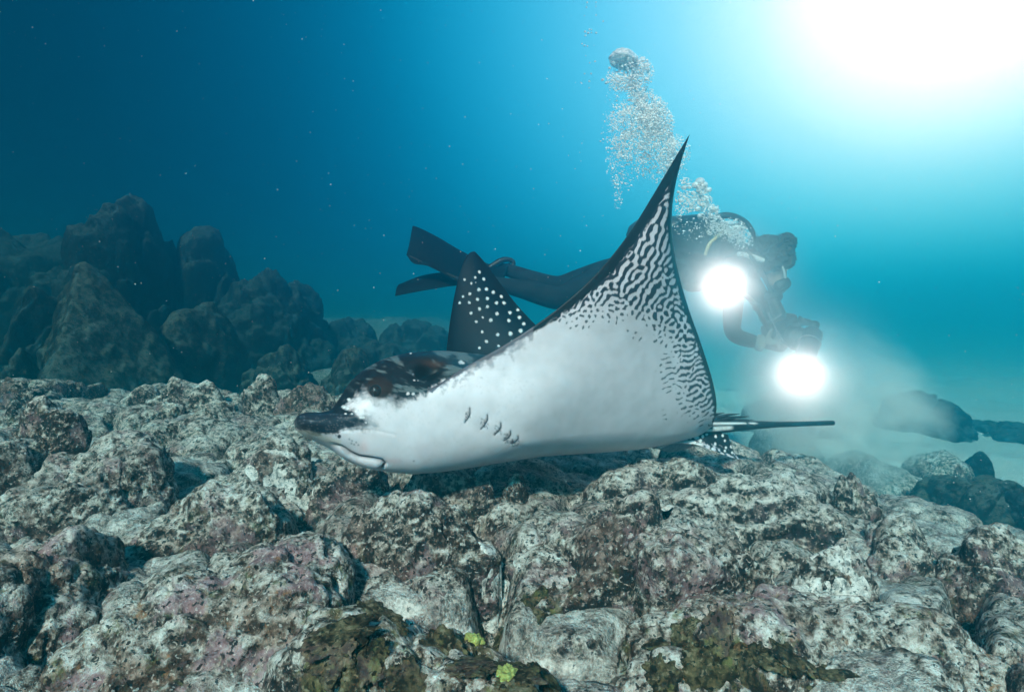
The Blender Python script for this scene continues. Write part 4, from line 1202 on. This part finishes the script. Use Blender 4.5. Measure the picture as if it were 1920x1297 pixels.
def hand(wr, palm_dir, side, curl, name, grip):
    """glove with palm, four bent fingers of unequal length and a thumb from the side of the palm"""
    wr = np.array(wr); pd = np.array(palm_dir, float); pd /= np.linalg.norm(pd)
    sd_ = np.array(side, float); sd_ -= pd * (sd_ @ pd); sd_ /= np.linalg.norm(sd_)
    cu = np.array(curl, float); cu -= pd * (cu @ pd); cu -= sd_ * (cu @ sd_); cu /= np.linalg.norm(cu)
    nodes = [(*wr, .028, .024), (*(wr + pd * .045), .036, .020), (*(wr + pd * .085), .040, .017)]
    edges = [(0, 1), (1, 2)]
    for k, (o_, l_) in enumerate(((-.030, .070), (-.010, .080), (.010, .076), (.030, .060))):
        b_ = wr + pd * .088 + sd_ * o_
        i = len(nodes)
        pts = [b_, b_ + (pd * .75 + cu * .55) * l_ * .42, b_ + (pd * .75 + cu * .55) * l_ * .42 + (pd * .1 + cu) * l_ * .36, b_ + (pd * .75 + cu * .55) * l_ * .42 + (pd * .1 + cu) * l_ * .36 + (cu * .7 - pd * .7) * l_ * .28]
        for p_, r_ in zip(pts, (.0105, .010, .009, .008)): nodes.append((*p_, r_, r_))
        edges += [(2, i), (i, i + 1), (i + 1, i + 2), (i + 2, i + 3)]
    b_ = wr + pd * .035 + sd_ * .034; i = len(nodes)
    for p_, r_ in ((b_, .013), (b_ + sd_ * .022 + pd * .02 + cu * .012, .012), (b_ + sd_ * .022 + pd * .045 + cu * .035, .010)): nodes.append((*p_, r_, r_))
    edges += [(1, i), (i, i + 1), (i + 1, i + 2)]
    return adopt(link(name, skin_mesh(name, nodes, edges, 2), M_GLOVE), diver)
hand(np.array(N_[13][:3]), [.9, .1, .05], [0, -.2, 1], [.2, .9, -.2], 'gloved_hand', None)
hand(np.array(N_[17][:3]) , [.35, -.5, -.75], [.7, .3, .3], [-.5, -.6, .1], 'gloved_hand', None)
v_, f_ = tube([P(1419, 642, 3.205), P(1431, 643.5, 3.195)], [.044, .043], 20)
adopt(link('wrist_cuff', poly_mesh('wrist_cuff', v_, f_), M_GLOVE), diver)

# hair: a rough mass of strands round the skull, and a bun
def blob(c, r_, amp, fr, n=24, seed=0, stretch=(1, 1, 1)):
    d_, f_ = cubesphere(n)
    v_ = d_ * np.array(stretch) * r_
    v_ = v_ * (1 + amp * fbm(d_, fr, 4, gain=.65, ridge=True, seed=seed))[:, None]
    return v_ + np.array(c), f_
hv, hf = blob(P(1437, 484, 3.47), .104, .75, 3.4, 44, 3, (1.0, .95, .85))
keep = (hv - hc) @ fdir < .035
hv = np.where(keep[:, None], hv, hv - np.outer(np.maximum((hv - hc) @ fdir - .035, 0), fdir) * 1.0)
hair = adopt(link('hair', mesh_np('hair', hv, hf), M_HAIR), diver)
bv_, bf_ = blob(P(1474, 455, 3.43), .036, 1.0, 3.0, 30, 5)
adopt(link('hair_bun', mesh_np('hair_bun', bv_, bf_), M_HAIR), diver)
# loose strands
rg = np.random.default_rng(3)
sv, sf = [], []
for _ in range(160):
    a_ = P(rg.uniform(1412, 1468), rg.uniform(448, 480), rg.uniform(3.38, 3.54)); 
    b_ = a_ + np.array([rg.normal(0, .012) - .01, rg.normal(0, .01), rg.uniform(.006, .03)])
    c_ = b_ + np.array([rg.normal(-.01, .014), rg.normal(0, .01), rg.uniform(-.006, .010)])
    v_, f_ = tube([a_, b_, c_], [.0022, .0016, .0006], 4, 5)
    sf.append(f_ + sum(len(x) for x in sv)); sv.append(v_)
strands = adopt(link('hair_strands', poly_mesh('hair_strands', np.vstack(sv), np.vstack(sf)), M_HAIR), diver)
strands['kind'] = 'stuff'
# mask: frame, glass and strap; regulator second stage and its hose
fx = np.array([.35, -.30, -.89]); fx /= np.linalg.norm(fx)
mc = np.array(N_[7][:3]) + fx * .048
def oriented_box(c, ax, up, size, bev=.01, seg=3):
    ax = np.array(ax, float) / np.linalg.norm(ax); up = np.array(up, float); up -= ax * (up @ ax); up /= np.linalg.norm(up); sd_ = np.cross(ax, up)
    bm_ = bmesh.new(); bmesh.ops.create_cube(bm_, size=1)
    for v in bm_.verts: v.co = Vector((v.co.x * size[0], v.co.y * size[1], v.co.z * size[2]))
    bmesh.ops.bevel(bm_, geom=list(bm_.edges), offset=bev, segments=seg, profile=.5, affect='EDGES')
    for v in bm_.verts:
        w_ = np.array(c) + ax * v.co.x + sd_ * v.co.y + up * v.co.z; v.co = Vector(w_)
    me_ = bpy.data.meshes.new('box'); bm_.to_mesh(me_); bm_.free(); return me_
msk = adopt(link('diving_mask', oriented_box(mc, fx, [.9, 0, .35], (.055, .15, .085), .02), M_RUBBER), diver)
gl_ = adopt(link('mask_glass', oriented_box(mc + fx * .026, fx, [.9, 0, .35], (.008, .125, .062), .003), M_GLASS), diver)
gl_.parent = msk; gl_.matrix_parent_inverse = Matrix.Identity(4)
st = [np.array(N_[6][:3]) + .098 * (math.cos(a) * np.array([0, 1, 0.0]) + math.sin(a) * np.array([-.35, 0, .94])) + fx * .03 for a in np.linspace(-.5, math.pi + .5, 14)]
v_, f_ = tube(st, [.006] * 4, 6, 40); sp_ = adopt(link('mask_strap', poly_mesh('mask_strap', v_, f_), M_PALE), diver)
sp_.parent = msk; sp_.matrix_parent_inverse = Matrix.Identity(4)
rc = np.array(N_[8][:3]) + np.array([-.03, -.05, -.055])
v_, f_ = blob(rc, .043, .12, 2, 18, 1, (1.1, 1.0, .85)); reg = adopt(link('regulator', mesh_np('regulator', v_, f_), M_RUBBER), diver)
hs = [P(1376, 438, 3.45), P(1400, 470, 3.32), P(1425, 506, 3.27), P(1447, 548, 3.33)]
v_, f_ = tube(hs, [.011] * 4, 10, 40); adopt(link('regulator_hose', poly_mesh('regulator_hose', v_, f_), M_RUBBER), diver)
hs = [P(1384, 476, 3.36), P(1402, 479, 3.31), P(1432, 489, 3.30)]
v_, f_ = tube(hs, [.013, .016, .013], 10, 30); adopt(link('inflator_hose', poly_mesh('inflator_hose', v_, f_), M_PALE), diver)
hs = [P(1352, 436, 3.36), P(1342, 446, 3.32), P(1330, 458, 3.31), P(1322, 478, 3.32)]
v_, f_ = tube(hs, [.009] * 3, 8, 24); adopt(link('gauge_hose', poly_mesh('gauge_hose', v_, f_), M_YEL), diver)
# buoyancy jacket, tank and valve
v_, f_ = blob(P(1305, 478, 3.56), .20, .25, 1.6, 34, 4, (1.25, 1.0, .92)); 
adopt(link('buoyancy_jacket', mesh_np('buoyancy_jacket', v_, f_), simple_mat('black_nylon', (.016, .018, .02), .8, .2, bump=.5)), diver)
t0, t1 = P(1180, 440, 3.70), P(1365, 428, 3.56)
ts = np.linspace(0, 1, 12)[:, None]; tr_ = np.array([.05, .085, .092, .092, .092, .092, .092, .092, .092, .088, .070, .035])
v_, f_ = tube(t0 + (t1 - t0) * ts, tr_, 28); tank = adopt(link('air_tank', poly_mesh('air_tank', v_, f_), simple_mat('dark_painted_tank', (.03, .035, .04), .4, .5)), diver)
tdir = (t1 - t0) / np.linalg.norm(t1 - t0)
v_, f_ = tube([t1, t1 + tdir * .05, t1 + tdir * .075], [.022, .024, .018], 14)
val = adopt(link('tank_valve', poly_mesh('tank_valve', v_, f_), M_METAL), tank); val.parent = tank; val.matrix_parent_inverse = Matrix.Identity(4)
v_, f_ = tube([t1 + tdir * .055 + np.array([0, -.03, .0]), t1 + tdir * .055 + np.array([0, -.07, .0])], [.03, .026], 16)
adopt(link('regulator_first_stage', poly_mesh('regulator_first_stage', v_, f_), M_METAL), diver)
# hose arching over the tank (the dark hoop above the shoulders)
hs = [P(1333, 440, 3.42), P(1340, 412, 3.42), P(1365, 404, 3.42), P(1395, 415, 3.42), P(1412, 438, 3.42), P(1408, 462, 3.44)]
v_, f_ = tube(hs, [.016, .018, .018, .014, .012], 12, 60); adopt(link('low_pressure_hose', poly_mesh('low_pressure_hose', v_, f_), M_RUBBER), diver)
# fins
v_, f_ = plate([P(958, 492, 4.17), P(925, 497, 4.14), P(872, 474, 4.06), P(820, 444, 4.0), P(788, 428, 3.975), P(774, 423, 3.97)],
               [P(935, 548, 3.96), P(900, 553, 3.93), P(845, 522, 3.88), P(806, 500, 3.86), P(776, 494, 3.855), P(762, 478, 3.85)], .030, 60, 24, .02)
fin = adopt(link('swim_fin', mesh_np('swim_fin', v_, f_), M_FIN), diver); tag(fin, 'broad fin blade seen flat on')
v_, f_ = plate([P(915, 520, 4.22), P(860, 511, 4.12), P(800, 515, 4.05), P(748, 533, 4.0)], [P(925, 535, 4.0), P(862, 535, 3.96), P(805, 543, 3.93), P(741, 555, 3.92)], .026, 50, 20, .015)
fin2 = adopt(link('swim_fin', mesh_np('swim_fin', v_, f_), M_FIN), diver); tag(fin2, 'fin blade seen nearly edge on')
for fo, (a_, b_) in ((fin, (P(880, 500, 4.0), P(772, 440, 3.95))), (fin, (P(870, 528, 3.9), P(768, 480, 3.85)))):
    v_, f_ = tube([a_, (a_ + b_) / 2, b_], [.012, .009, .004], 8, 16)
    r_ = link('blade_rib', poly_mesh('blade_rib', v_, f_), M_RUBBER); r_.parent = fo
for a_ in ((P(915, 503, 4.1), P(945, 487, 4.12), P(963, 492, 4.13), P(955, 508, 4.13)),):
    v_, f_ = tube(a_, [.018, .022, .016, .014], 10, 24); r_ = link('heel_strap', poly_mesh('heel_strap', v_, f_), M_RUBBER); r_.parent = fin
# ------------------------------------------------------------------ camera rig held by the diver
rig = empty('underwater_camera', tuple(P(1465, 640, 3.3)))
tag(rig, 'black camera housing with two bright strobes held below the diver', 'camera')
hcen = P(1463, 622, 3.36)
adopt(link('housing', oriented_box(hcen, [.55, -.75, -.15], [-.5, -.2, .9], (.12, .19, .15), .02), M_BLACKM), rig)
hd = np.array([.42, -.86, -.28]); hd /= np.linalg.norm(hd)
v_, f_ = tube([hcen + hd * .05, hcen + hd * .10, hcen + hd * .12], [.055, .062, .062], 24); pt = adopt(link('lens_port', poly_mesh('lens_port', v_, f_), M_BLACKM), rig)
v_, f_ = blob(hcen + hd * .118, .056, 0, 1, 18, 1, (1, 1, 1)); dm = link('dome', mesh_np('dome', v_, f_), M_GLASS); dm.parent = pt
adopt(link('handle', poly_mesh('handle', *tube([P(1445, 606, 3.25), P(1448, 632, 3.24), P(1456, 650, 3.26)], [.016, .018, .016], 12, 20)), M_RUBBER), rig)
adopt(link('viewfinder_screen', oriented_box(P(1456, 606, 3.36), [.2, .3, .9], [.9, -.2, 0], (.06, .09, .07), .008), M_BLACKM), rig)
def arm(pts, r_, name='strobe_arm', mat=M_BLACKM):
    return adopt(link(name, poly_mesh(name, *tube(pts, r_, 12, 24)), mat), rig)
arm([P(1449, 560, 3.38), P(1462, 592, 3.36), P(1474, 618, 3.34)], [.030, .036, .032], 'float_arm')
arm([P(1419, 575, 3.22), P(1432, 602, 3.22), P(1447, 628, 3.24)], [.012, .013, .012])
arm([P(1419, 575, 3.22), P(1400, 556, 3.2), P(1376, 545, 3.17)], [.012, .013, .012])
arm([P(1474, 632, 3.33), P(1484, 622, 3.30), P(1492, 612, 3.28)], [.012, .013, .012])
arm([P(1494, 609, 3.27), P(1510, 604, 3.26), P(1527, 609, 3.25)], [.016, .019, .016])
arm([P(1440, 585, 3.24), P(1452, 612, 3.24), P(1468, 640, 3.25)], [.006, .006, .006], 'handle_bracket', M_METAL)
arm([P(1449, 600, 3.30), P(1457, 595, 3.30), P(1466, 589, 3.30)], [.005, .005, .005], 'arm_band', M_METAL)
def joint(px, py, d_, r_):
    v_, f_ = blob(P(px, py, d_), r_, .1, 2, 12, 1); adopt(link('ball_clamp', mesh_np('ball_clamp', v_, f_), M_BLACKM), rig)
for a_ in ((1492, 611, 3.275, .024), (1528, 609, 3.25, .022), (1419, 575, 3.22, .022), (1447, 629, 3.24, .022), (1505, 603, 3.26, .020)): joint(*a_)
arm([P(1497, 600, 3.25), P(1499, 594, 3.25), P(1503, 596, 3.25), P(1502, 602, 3.25)], [.004] * 4, 'clamp_knob')
M_LIT = bpy.data.materials.new('lit_strobe_glass'); M_LIT.use_nodes = True
_n = M_LIT.node_tree.nodes; _n.clear(); _e = _n.new('ShaderNodeEmission'); _oo = _n.new('ShaderNodeOutputMaterial'); M_LIT.node_tree.links.new(_e.outputs[0], _oo.inputs['Surface'])
_e.inputs['Color'].default_value = (1, .64, .60, 1); _e.inputs['Strength'].default_value = STROBE
def strobe(back, front, r_, lbl):
    back, front = np.array(back), np.array(front); ax = (front - back); L_ = np.linalg.norm(ax); ax /= L_
    prof = [(0, .55), (.02, .80), (.06, .98), (.12, 1.0), (.30, .97), (.34, 1.0), (.62, .98), (.80, 1.05), (.95, 1.12), (1.0, 1.12)]
    v_, f_ = tube([back + ax * L_ * a for a, _ in prof], [r_ * b for _, b in prof], 32, cap=True)
    s_ = adopt(link('strobe', poly_mesh('strobe', v_, f_), M_BLACKM), rig); tag(s_, lbl)
    # front glass: a shallow dome that gives the light
    d_, f2 = cubesphere(10)
    u_ = np.cross(ax, [0, 0, 1.0]); u_ /= np.linalg.norm(u_); w_ = np.cross(ax, u_)
    loc = d_ * np.array([r_ * .95, r_ * .95, .018])
    v2 = front + np.outer(loc[:, 0], u_) + np.outer(loc[:, 1], w_) + np.outer(loc[:, 2] + .012, ax)
    g_ = link('flash_glass', mesh_np('flash_glass', v2, f2), M_LIT); g_.parent = s_; tag(g_, 'lit white flash glass')
    for k, (a, rr) in enumerate(((.02, .62), (.33, 1.03))):
        th = np.linspace(0, 2 * math.pi, 25)
        ring = [back + ax * L_ * a + r_ * rr * (math.cos(t) * u_ + math.sin(t) * w_) for t in th]
        v3, f3 = tube(ring, [.004] * 25, 6, cap=False); q_ = link('body_ring', poly_mesh('body_ring', v3, f3), M_METAL); q_.parent = s_
strobe(P(1372, 528, 3.30), P(1360, 536, 3.12), .052, 'lit strobe in front of the diver\'s chest')
strobe(P(1524, 622, 3.24), P(1504, 690, 3.06), .052, 'lit strobe hanging below the arm near the seabed')
# ------------------------------------------------------------------ bubbles
def ico(sub):
    bm_ = bmesh.new(); bmesh.ops.create_icosphere(bm_, subdivisions=sub, radius=1.0)
    v_ = np.array([v.co[:] for v in bm_.verts]); f_ = np.array([[v.index for v in p.verts] for p in bm_.faces]); bm_.free(); return v_, f_
ICO1, ICO2, ICO3 = ico(1), ico(2), ico(3)
def scatter_mesh(name, pts, rad_, rg, flat=.85):
    vs_, fs = [], []; n0 = 0
    for (iv, jf), sel in ((ICO1, rad_ < .0042), (ICO2, rad_ >= .0042)):
        p_, r_ = pts[sel], rad_[sel]
        if not len(p_): continue
        v_ = p_[:, None] + iv[None] * r_[:, None, None] * np.array([1, 1, flat])
        f_ = jf[None] + (np.arange(len(p_)) * len(iv))[:, None, None] + n0
        vs_.append(v_.reshape(-1, 3)); fs.append(f_.reshape(-1, 3)); n0 += len(p_) * len(iv)
    return mesh_np(name, np.vstack(vs_), np.vstack(fs))

M_BUB = bpy.data.materials.new('air_bubble'); M_BUB.use_nodes = True
nt_ = M_BUB.node_tree; nt_.nodes.clear()
o_ = nt_.nodes.new('ShaderNodeOutputMaterial'); g_ = nt_.nodes.new('ShaderNodeBsdfGlass'); g_.inputs['IOR'].default_value = .752; g_.inputs['Roughness'].default_value = .02
tl_ = nt_.nodes.new('ShaderNodeBsdfTranslucent'); tl_.inputs['Color'].default_value = (1, 1, 1, 1)
df_ = nt_.nodes.new('ShaderNodeBsdfDiffuse'); df_.inputs['Color'].default_value = (1, 1, 1, 1)
tc_ = nt_.nodes.new('ShaderNodeTexCoord'); nz_ = nt_.nodes.new('ShaderNodeTexNoise'); nz_.inputs['Scale'].default_value = 60
nt_.links.new(tc_.outputs['Object'], nz_.inputs['Vector'])
mr_ = nt_.nodes.new('ShaderNodeMapRange'); mr_.inputs['From Min'].default_value = .35; mr_.inputs['From Max'].default_value = .65; mr_.inputs['To Min'].default_value = .75; mr_.inputs['To Max'].default_value = 1.0
nt_.links.new(nz_.outputs['Fac'], mr_.inputs['Value'])
m1_ = nt_.nodes.new('ShaderNodeMixShader'); m1_.inputs[0].default_value = .62; m2_ = nt_.nodes.new('ShaderNodeMixShader')
nt_.links.new(tl_.outputs[0], m1_.inputs[1]); nt_.links.new(df_.outputs[0], m1_.inputs[2])
nt_.links.new(mr_.outputs[0], m2_.inputs[0]); nt_.links.new(g_.outputs[0], m2_.inputs[1]); nt_.links.new(m1_.outputs[0], m2_.inputs[2]); nt_.links.new(m2_.outputs[0], o_.inputs['Surface'])

M_BUBG = M_BUB.copy(); M_BUBG.name = 'glassy_air_bubble'          # the larger bubbles show more of the water through them
for n_ in M_BUBG.node_tree.nodes:
    if n_.type == 'MAP_RANGE': n_.inputs['To Min'].default_value = .30; n_.inputs['To Max'].default_value = .62
    if n_.type == 'BSDF_GLASS': n_.inputs['Roughness'].default_value = .0
rg = np.random.default_rng(42)
def plume(blobs, n, rmin, rmax, dsp_=.12):
    """blobs: (px, py, depth, half width px, half height px, weight)"""
    w_ = np.array([b[5] for b in blobs], float); k = rg.choice(len(blobs), n, p=w_ / w_.sum())
    B = np.array(blobs)[k]
    a = rg.normal(size=(n, 3)); a /= np.linalg.norm(a, axis=1)[:, None]; a *= (rg.uniform(0, 1, n) ** .42)[:, None]
    pts = np.array([P(b[0] + u[0] * b[3], b[1] + u[1] * b[4], b[2] + u[2] * b[3] / F * b[2] * .9) for b, u in zip(B, a)])
    # break the mass up into clumps
    keepm = fbm(pts, 14, 3, gain=.6, seed=4) + rg.uniform(-.35, .35, n) > -.12
    pts = pts[keepm]
    r_ = rmin * (rmax / rmin) ** (rg.uniform(0, 1, len(pts)) ** 2.6)
    return pts, r_
main = [(1190, 135, 3.5, 40, 32, 1.2), (1168, 150, 3.5, 34, 26, .7), (1200, 175, 3.5, 26, 22, .5), (1215, 205, 3.5, 40, 30, 1.5), (1190, 225, 3.5, 52, 40, 1.6), (1232, 232, 3.5, 34, 34, 1.5), (1205, 270, 3.5, 66, 34, 1.9),
        (1262, 285, 3.5, 34, 36, .9), (1170, 300, 3.5, 36, 60, .35), (1240, 310, 3.5, 50, 34, .7), (1158, 355, 3.5, 12, 40, .12), (1150, 240, 3.5, 22, 90, .25)]
p_, r_ = plume(main, 22000, .0019, .0062)
tag(link('bubble_plume', scatter_mesh('bubble_plume', p_, r_, rg), M_BUB), 'dense white plume of exhaled bubbles rising behind the raised wing', kind='stuff')
second = [(1312, 352, 3.35, 16, 14, 1.0), (1316, 375, 3.35, 22, 22, 1.3), (1330, 398, 3.35, 22, 18, 1.2), (1290, 375, 3.35, 20, 26, .7), (1275, 385, 3.35, 12, 30, .3), (1285, 345, 3.35, 14, 14, .25), (1370, 432, 3.32, 32, 24, 1.7), (1392, 450, 3.32, 22, 20, .7), (1345, 425, 3.32, 26, 20, 1.0), (1300, 430, 3.3, 40, 22, .25)]
p_, r_ = plume(second, 5200, .0019, .0062)
tag(link('bubble_plume', scatter_mesh('bubble_plume', p_, r_, rg), M_BUB), 'ragged cluster of bubbles breaking over the back of the diver', kind='stuff')
# the stray ones that can be told apart are bubbles of their own
bub_me = mesh_np('bubble', ICO3[0] * np.array([1, 1, .82]), ICO3[1]); bub_me.materials.append(M_BUBG)
bub_me.polygons.foreach_set('use_smooth', np.ones(len(bub_me.polygons), bool))
def bubble(px, py, d_, r_, label, group):
    o = bpy.data.objects.new('bubble', bub_me); COL.objects.link(o); o.location = P(px, py, d_); o.scale = (r_, r_, r_ * rg.uniform(.85, 1.1))
    o.rotation_euler = (rg.uniform(-.3, .3), rg.uniform(-.3, .3), 0)
    return tag(o, label, 'bubble', group)
for px, py, r_ in [(1100, 5, .007), (1117, 6, .006), (1100, 14, .006), (1118, 12, .005), (1096, 30, .004), (1118, 28, .006), (1132, 40, .006), (1105, 55, .007), (1098, 59, .008), (1109, 57, .006), (1103, 63, .009), (1098, 68, .008), (1110, 61, .006), (1117, 62, .008), (1092, 83, .007), (1096, 85, .008), (1102, 86, .006), (1116, 115, .007), (1105, 118, .005), (1097, 138, .006), (1108, 138, .007), (1090, 156, .006), (1104, 152, .007), (1105, 165, .005), (1098, 105, .004)]:
    bubble(px + rg.uniform(-1, 1), py + rg.uniform(-1, 1), 3.5, r_ * .8, 'small bubble in the thin column beside the dense white plume', 'bubbles in the thin column')
for px, py, r_ in [(1312, 341, .034), (1320, 347, .026), (1303, 347, .022), (1328, 356, .024), (1283, 352, .020), (1293, 351, .016), (1340, 393, .028), (1332, 390, .020), (1300, 362, .018), (1318, 384, .022), (1308, 392, .020), (1276, 376, .018), (1324, 372, .02), (1296, 385, .016), (1333, 404, .018), (1312, 405, .018), (1290, 392, .014), (1348, 408, .015), (1272, 360, .012), (1316, 362, .018)]:
    bubble(px, py, 3.33, r_ * .8, 'large glassy bubble in the cluster over the back of the diver', 'large bubbles over the diver')
for px, py, r_ in [(1205, 112, .026), (1213, 122, .022), (1216, 130, .018), (1196, 117, .022), (1203, 126, .02), (1130, 150, .014), (1137, 156, .014), (1143, 128, .012), (1192, 258, .010), (1155, 258, .010), (1265, 272, .016), (1218, 206, .008), (1212, 148, .016), (1207, 168, .013), (1183, 166, .012), (1150, 118, .012), (1139, 258, .008), (1126, 265, .008), (1190, 310, .008), (1166, 360, .007), (1152, 345, .007)]:
    bubble(px, py, 3.46, r_ * .7, 'larger round bubble at the fringe of the dense white plume', 'larger bubbles in the plume')
# the big cap at the head of the plume: a mushroom shaped bubble, domed above and hollow below
d_, f_ = cubesphere(28)
v_ = d_.copy(); lo = v_[:, 2] < 0
v_[lo, 2] = v_[lo, 2] * .10 + .42 * (1 - (v_[lo, 0] ** 2 + v_[lo, 1] ** 2)) * .6
v_[:, :2] *= (1 + .12 * fbm(d_, 2.2, 3, seed=3))[:, None]; v_[:, 2] *= .78
v_[:, 2] += .10 * fbm(d_, 3.0, 3, seed=5)
capo = link('bubble', mesh_np('bubble', v_ * .082, f_), M_BUBG); capo.location = P(1168, 116, 3.47); capo.rotation_euler = (-.15, .22, 0)
tag(capo, 'big mushroom shaped air bubble heading the dense white plume', 'bubble')

# ------------------------------------------------------------------ drifting particles
n = 4200
pp = np.stack([rg.uniform(-60, 1980, n), rg.uniform(-60, 1000, n)], 1); dd = rg.uniform(.9, 5.0, n) ** 1.0
side = rg.uniform(0, 1, n) < (.25 + .75 * np.clip((pp[:, 0] - 200) / 1500, 0, 1))
pp, dd = pp[side], dd[side]
pts = np.array([P(a[0], a[1], d_) for a, d_ in zip(pp, dd)])
ok = pts[:, 2] > floor_height(pts[:, 0], pts[:, 1]) + .12
pts, dd = pts[ok], dd[ok]
rr = dd * (.00025 + .0008 * rg.uniform(0, 1, len(dd)) ** 5)
M_SPECK = simple_mat('marine_snow', (.75, .78, .78), .8, .2)
tag(link('drifting_particles', scatter_mesh('drifting_particles', pts, rr, rg, 1.0), M_SPECK), 'fine pale particles drifting in the water', kind='stuff')

# ------------------------------------------------------------------ silt stirred up off the bottom
m_silt, nt_, pv_ = volume_mat('silt', 1.0, (.90, .92, .92), .0, (1, 1, 1))
N, L = nt_.nodes, nt_.links
tc_ = N.new('ShaderNodeTexCoord'); ln = N.new('ShaderNodeVectorMath'); ln.operation = 'LENGTH'; L.new(tc_.outputs['Object'], ln.inputs[0])
nz_ = N.new('ShaderNodeTexNoise'); nz_.inputs['Scale'].default_value = 1.9; nz_.inputs['Detail'].default_value = 4; nz_.inputs['Roughness'].default_value = .62; nz_.inputs['Distortion'].default_value = .8
L.new(tc_.outputs['Object'], nz_.inputs['Vector'])
a1 = N.new('ShaderNodeMapRange'); a1.inputs['From Min'].default_value = 1.0; a1.inputs['From Max'].default_value = .15; L.new(ln.outputs['Value'], a1.inputs['Value'])
a2 = N.new('ShaderNodeMapRange'); a2.inputs['From Min'].default_value = .42; a2.inputs['From Max'].default_value = .68; L.new(nz_.outputs['Fac'], a2.inputs['Value'])
mu = N.new('ShaderNodeMath'); mu.operation = 'MULTIPLY'; L.new(a1.outputs[0], mu.inputs[0]); L.new(a2.outputs[0], mu.inputs[1])
mv = N.new('ShaderNodeMath'); mv.operation = 'MULTIPLY'; mv.inputs[1].default_value = SILT; L.new(mu.outputs[0], mv.inputs[0]); L.new(mv.outputs[0], pv_.inputs['Density'])
m_silt.cycles.volume_step_rate = 1.0
m_glow, nt_, pv_ = volume_mat('strobe_glow_halo', 1.0, (.95, .92, .94), .55, (1, 1, 1))  # scattering halo added round each strobe to give its soft bloom
N, L = nt_.nodes, nt_.links
tc_ = N.new('ShaderNodeTexCoord'); ln = N.new('ShaderNodeVectorMath'); ln.operation = 'LENGTH'; L.new(tc_.outputs['Object'], ln.inputs[0])
a1 = N.new('ShaderNodeMapRange'); a1.interpolation_type = 'SMOOTHSTEP'; a1.inputs['From Min'].default_value = 1.0; a1.inputs['From Max'].default_value = .0; a1.inputs['To Max'].default_value = 1.0
pw_ = N.new('ShaderNodeMath'); pw_.operation = 'POWER'; pw_.inputs[1].default_value = 2.0; sc2 = N.new('ShaderNodeMath'); sc2.operation = 'MULTIPLY'; sc2.inputs[1].default_value = 3.0
L.new(ln.outputs['Value'], a1.inputs['Value']); L.new(a1.outputs[0], pw_.inputs[0]); L.new(pw_.outputs[0], sc2.inputs[0]); L.new(sc2.outputs[0], pv_.inputs['Density'])
d_, f_ = cubesphere(10)
silt = link('silt_cloud', mesh_np('silt_cloud', d_, f_), m_silt)
silt.location = P(1560, 765, 3.45); silt.scale = (.62, .55, .50); silt.rotation_euler = (0, .35, 0)
for lb, (px, py, d_) in (('added glow halo round the strobe at the chest of the diver', (1361, 535, 3.12)), ('added glow halo round the lower strobe', (1503, 698, 3.06))):
    h_ = silt.copy(); COL.objects.link(h_); h_.location = P(px, py, d_); h_.scale = (.60, .60, .60); h_.rotation_euler = (0, 0, 0)  # copies of the silt mesh reused as the added glow halos
    h_.data = silt.data.copy(); h_.data.materials.clear(); h_.data.materials.append(m_glow); tag(h_, lb, kind='stuff')
tag(silt, 'pale cloud of stirred up silt below the lower strobe', kind='stuff')
HAZE_DENS, HAZE_COL, HAZE_G, HAZE_ABS = 0.165, (.02, .43, .61), 0.87, (0.0, 0.38, 0.42)
# ------------------------------------------------------------------ water haze (one closed box round everything)
m_haze, _, _ = volume_mat('water_haze', HAZE_DENS, HAZE_COL, HAZE_G, HAZE_ABS)
bm = bmesh.new()
bmesh.ops.create_cube(bm, size=1.0)
for v in bm.verts:
    v.co = Vector((v.co.x * 130, v.co.y * 130, (-2.2 if v.co.z < 0 else 3.05)))
me = bpy.data.meshes.new('haze'); bm.to_mesh(me); bm.free()
tag(link('haze', me, m_haze, smooth=False), 'blue green sea water filling the whole scene', kind='stuff')
print('BUILT', len(bpy.data.objects), 'tris', sum(len(m.polygons) * 2 for m in bpy.data.meshes))
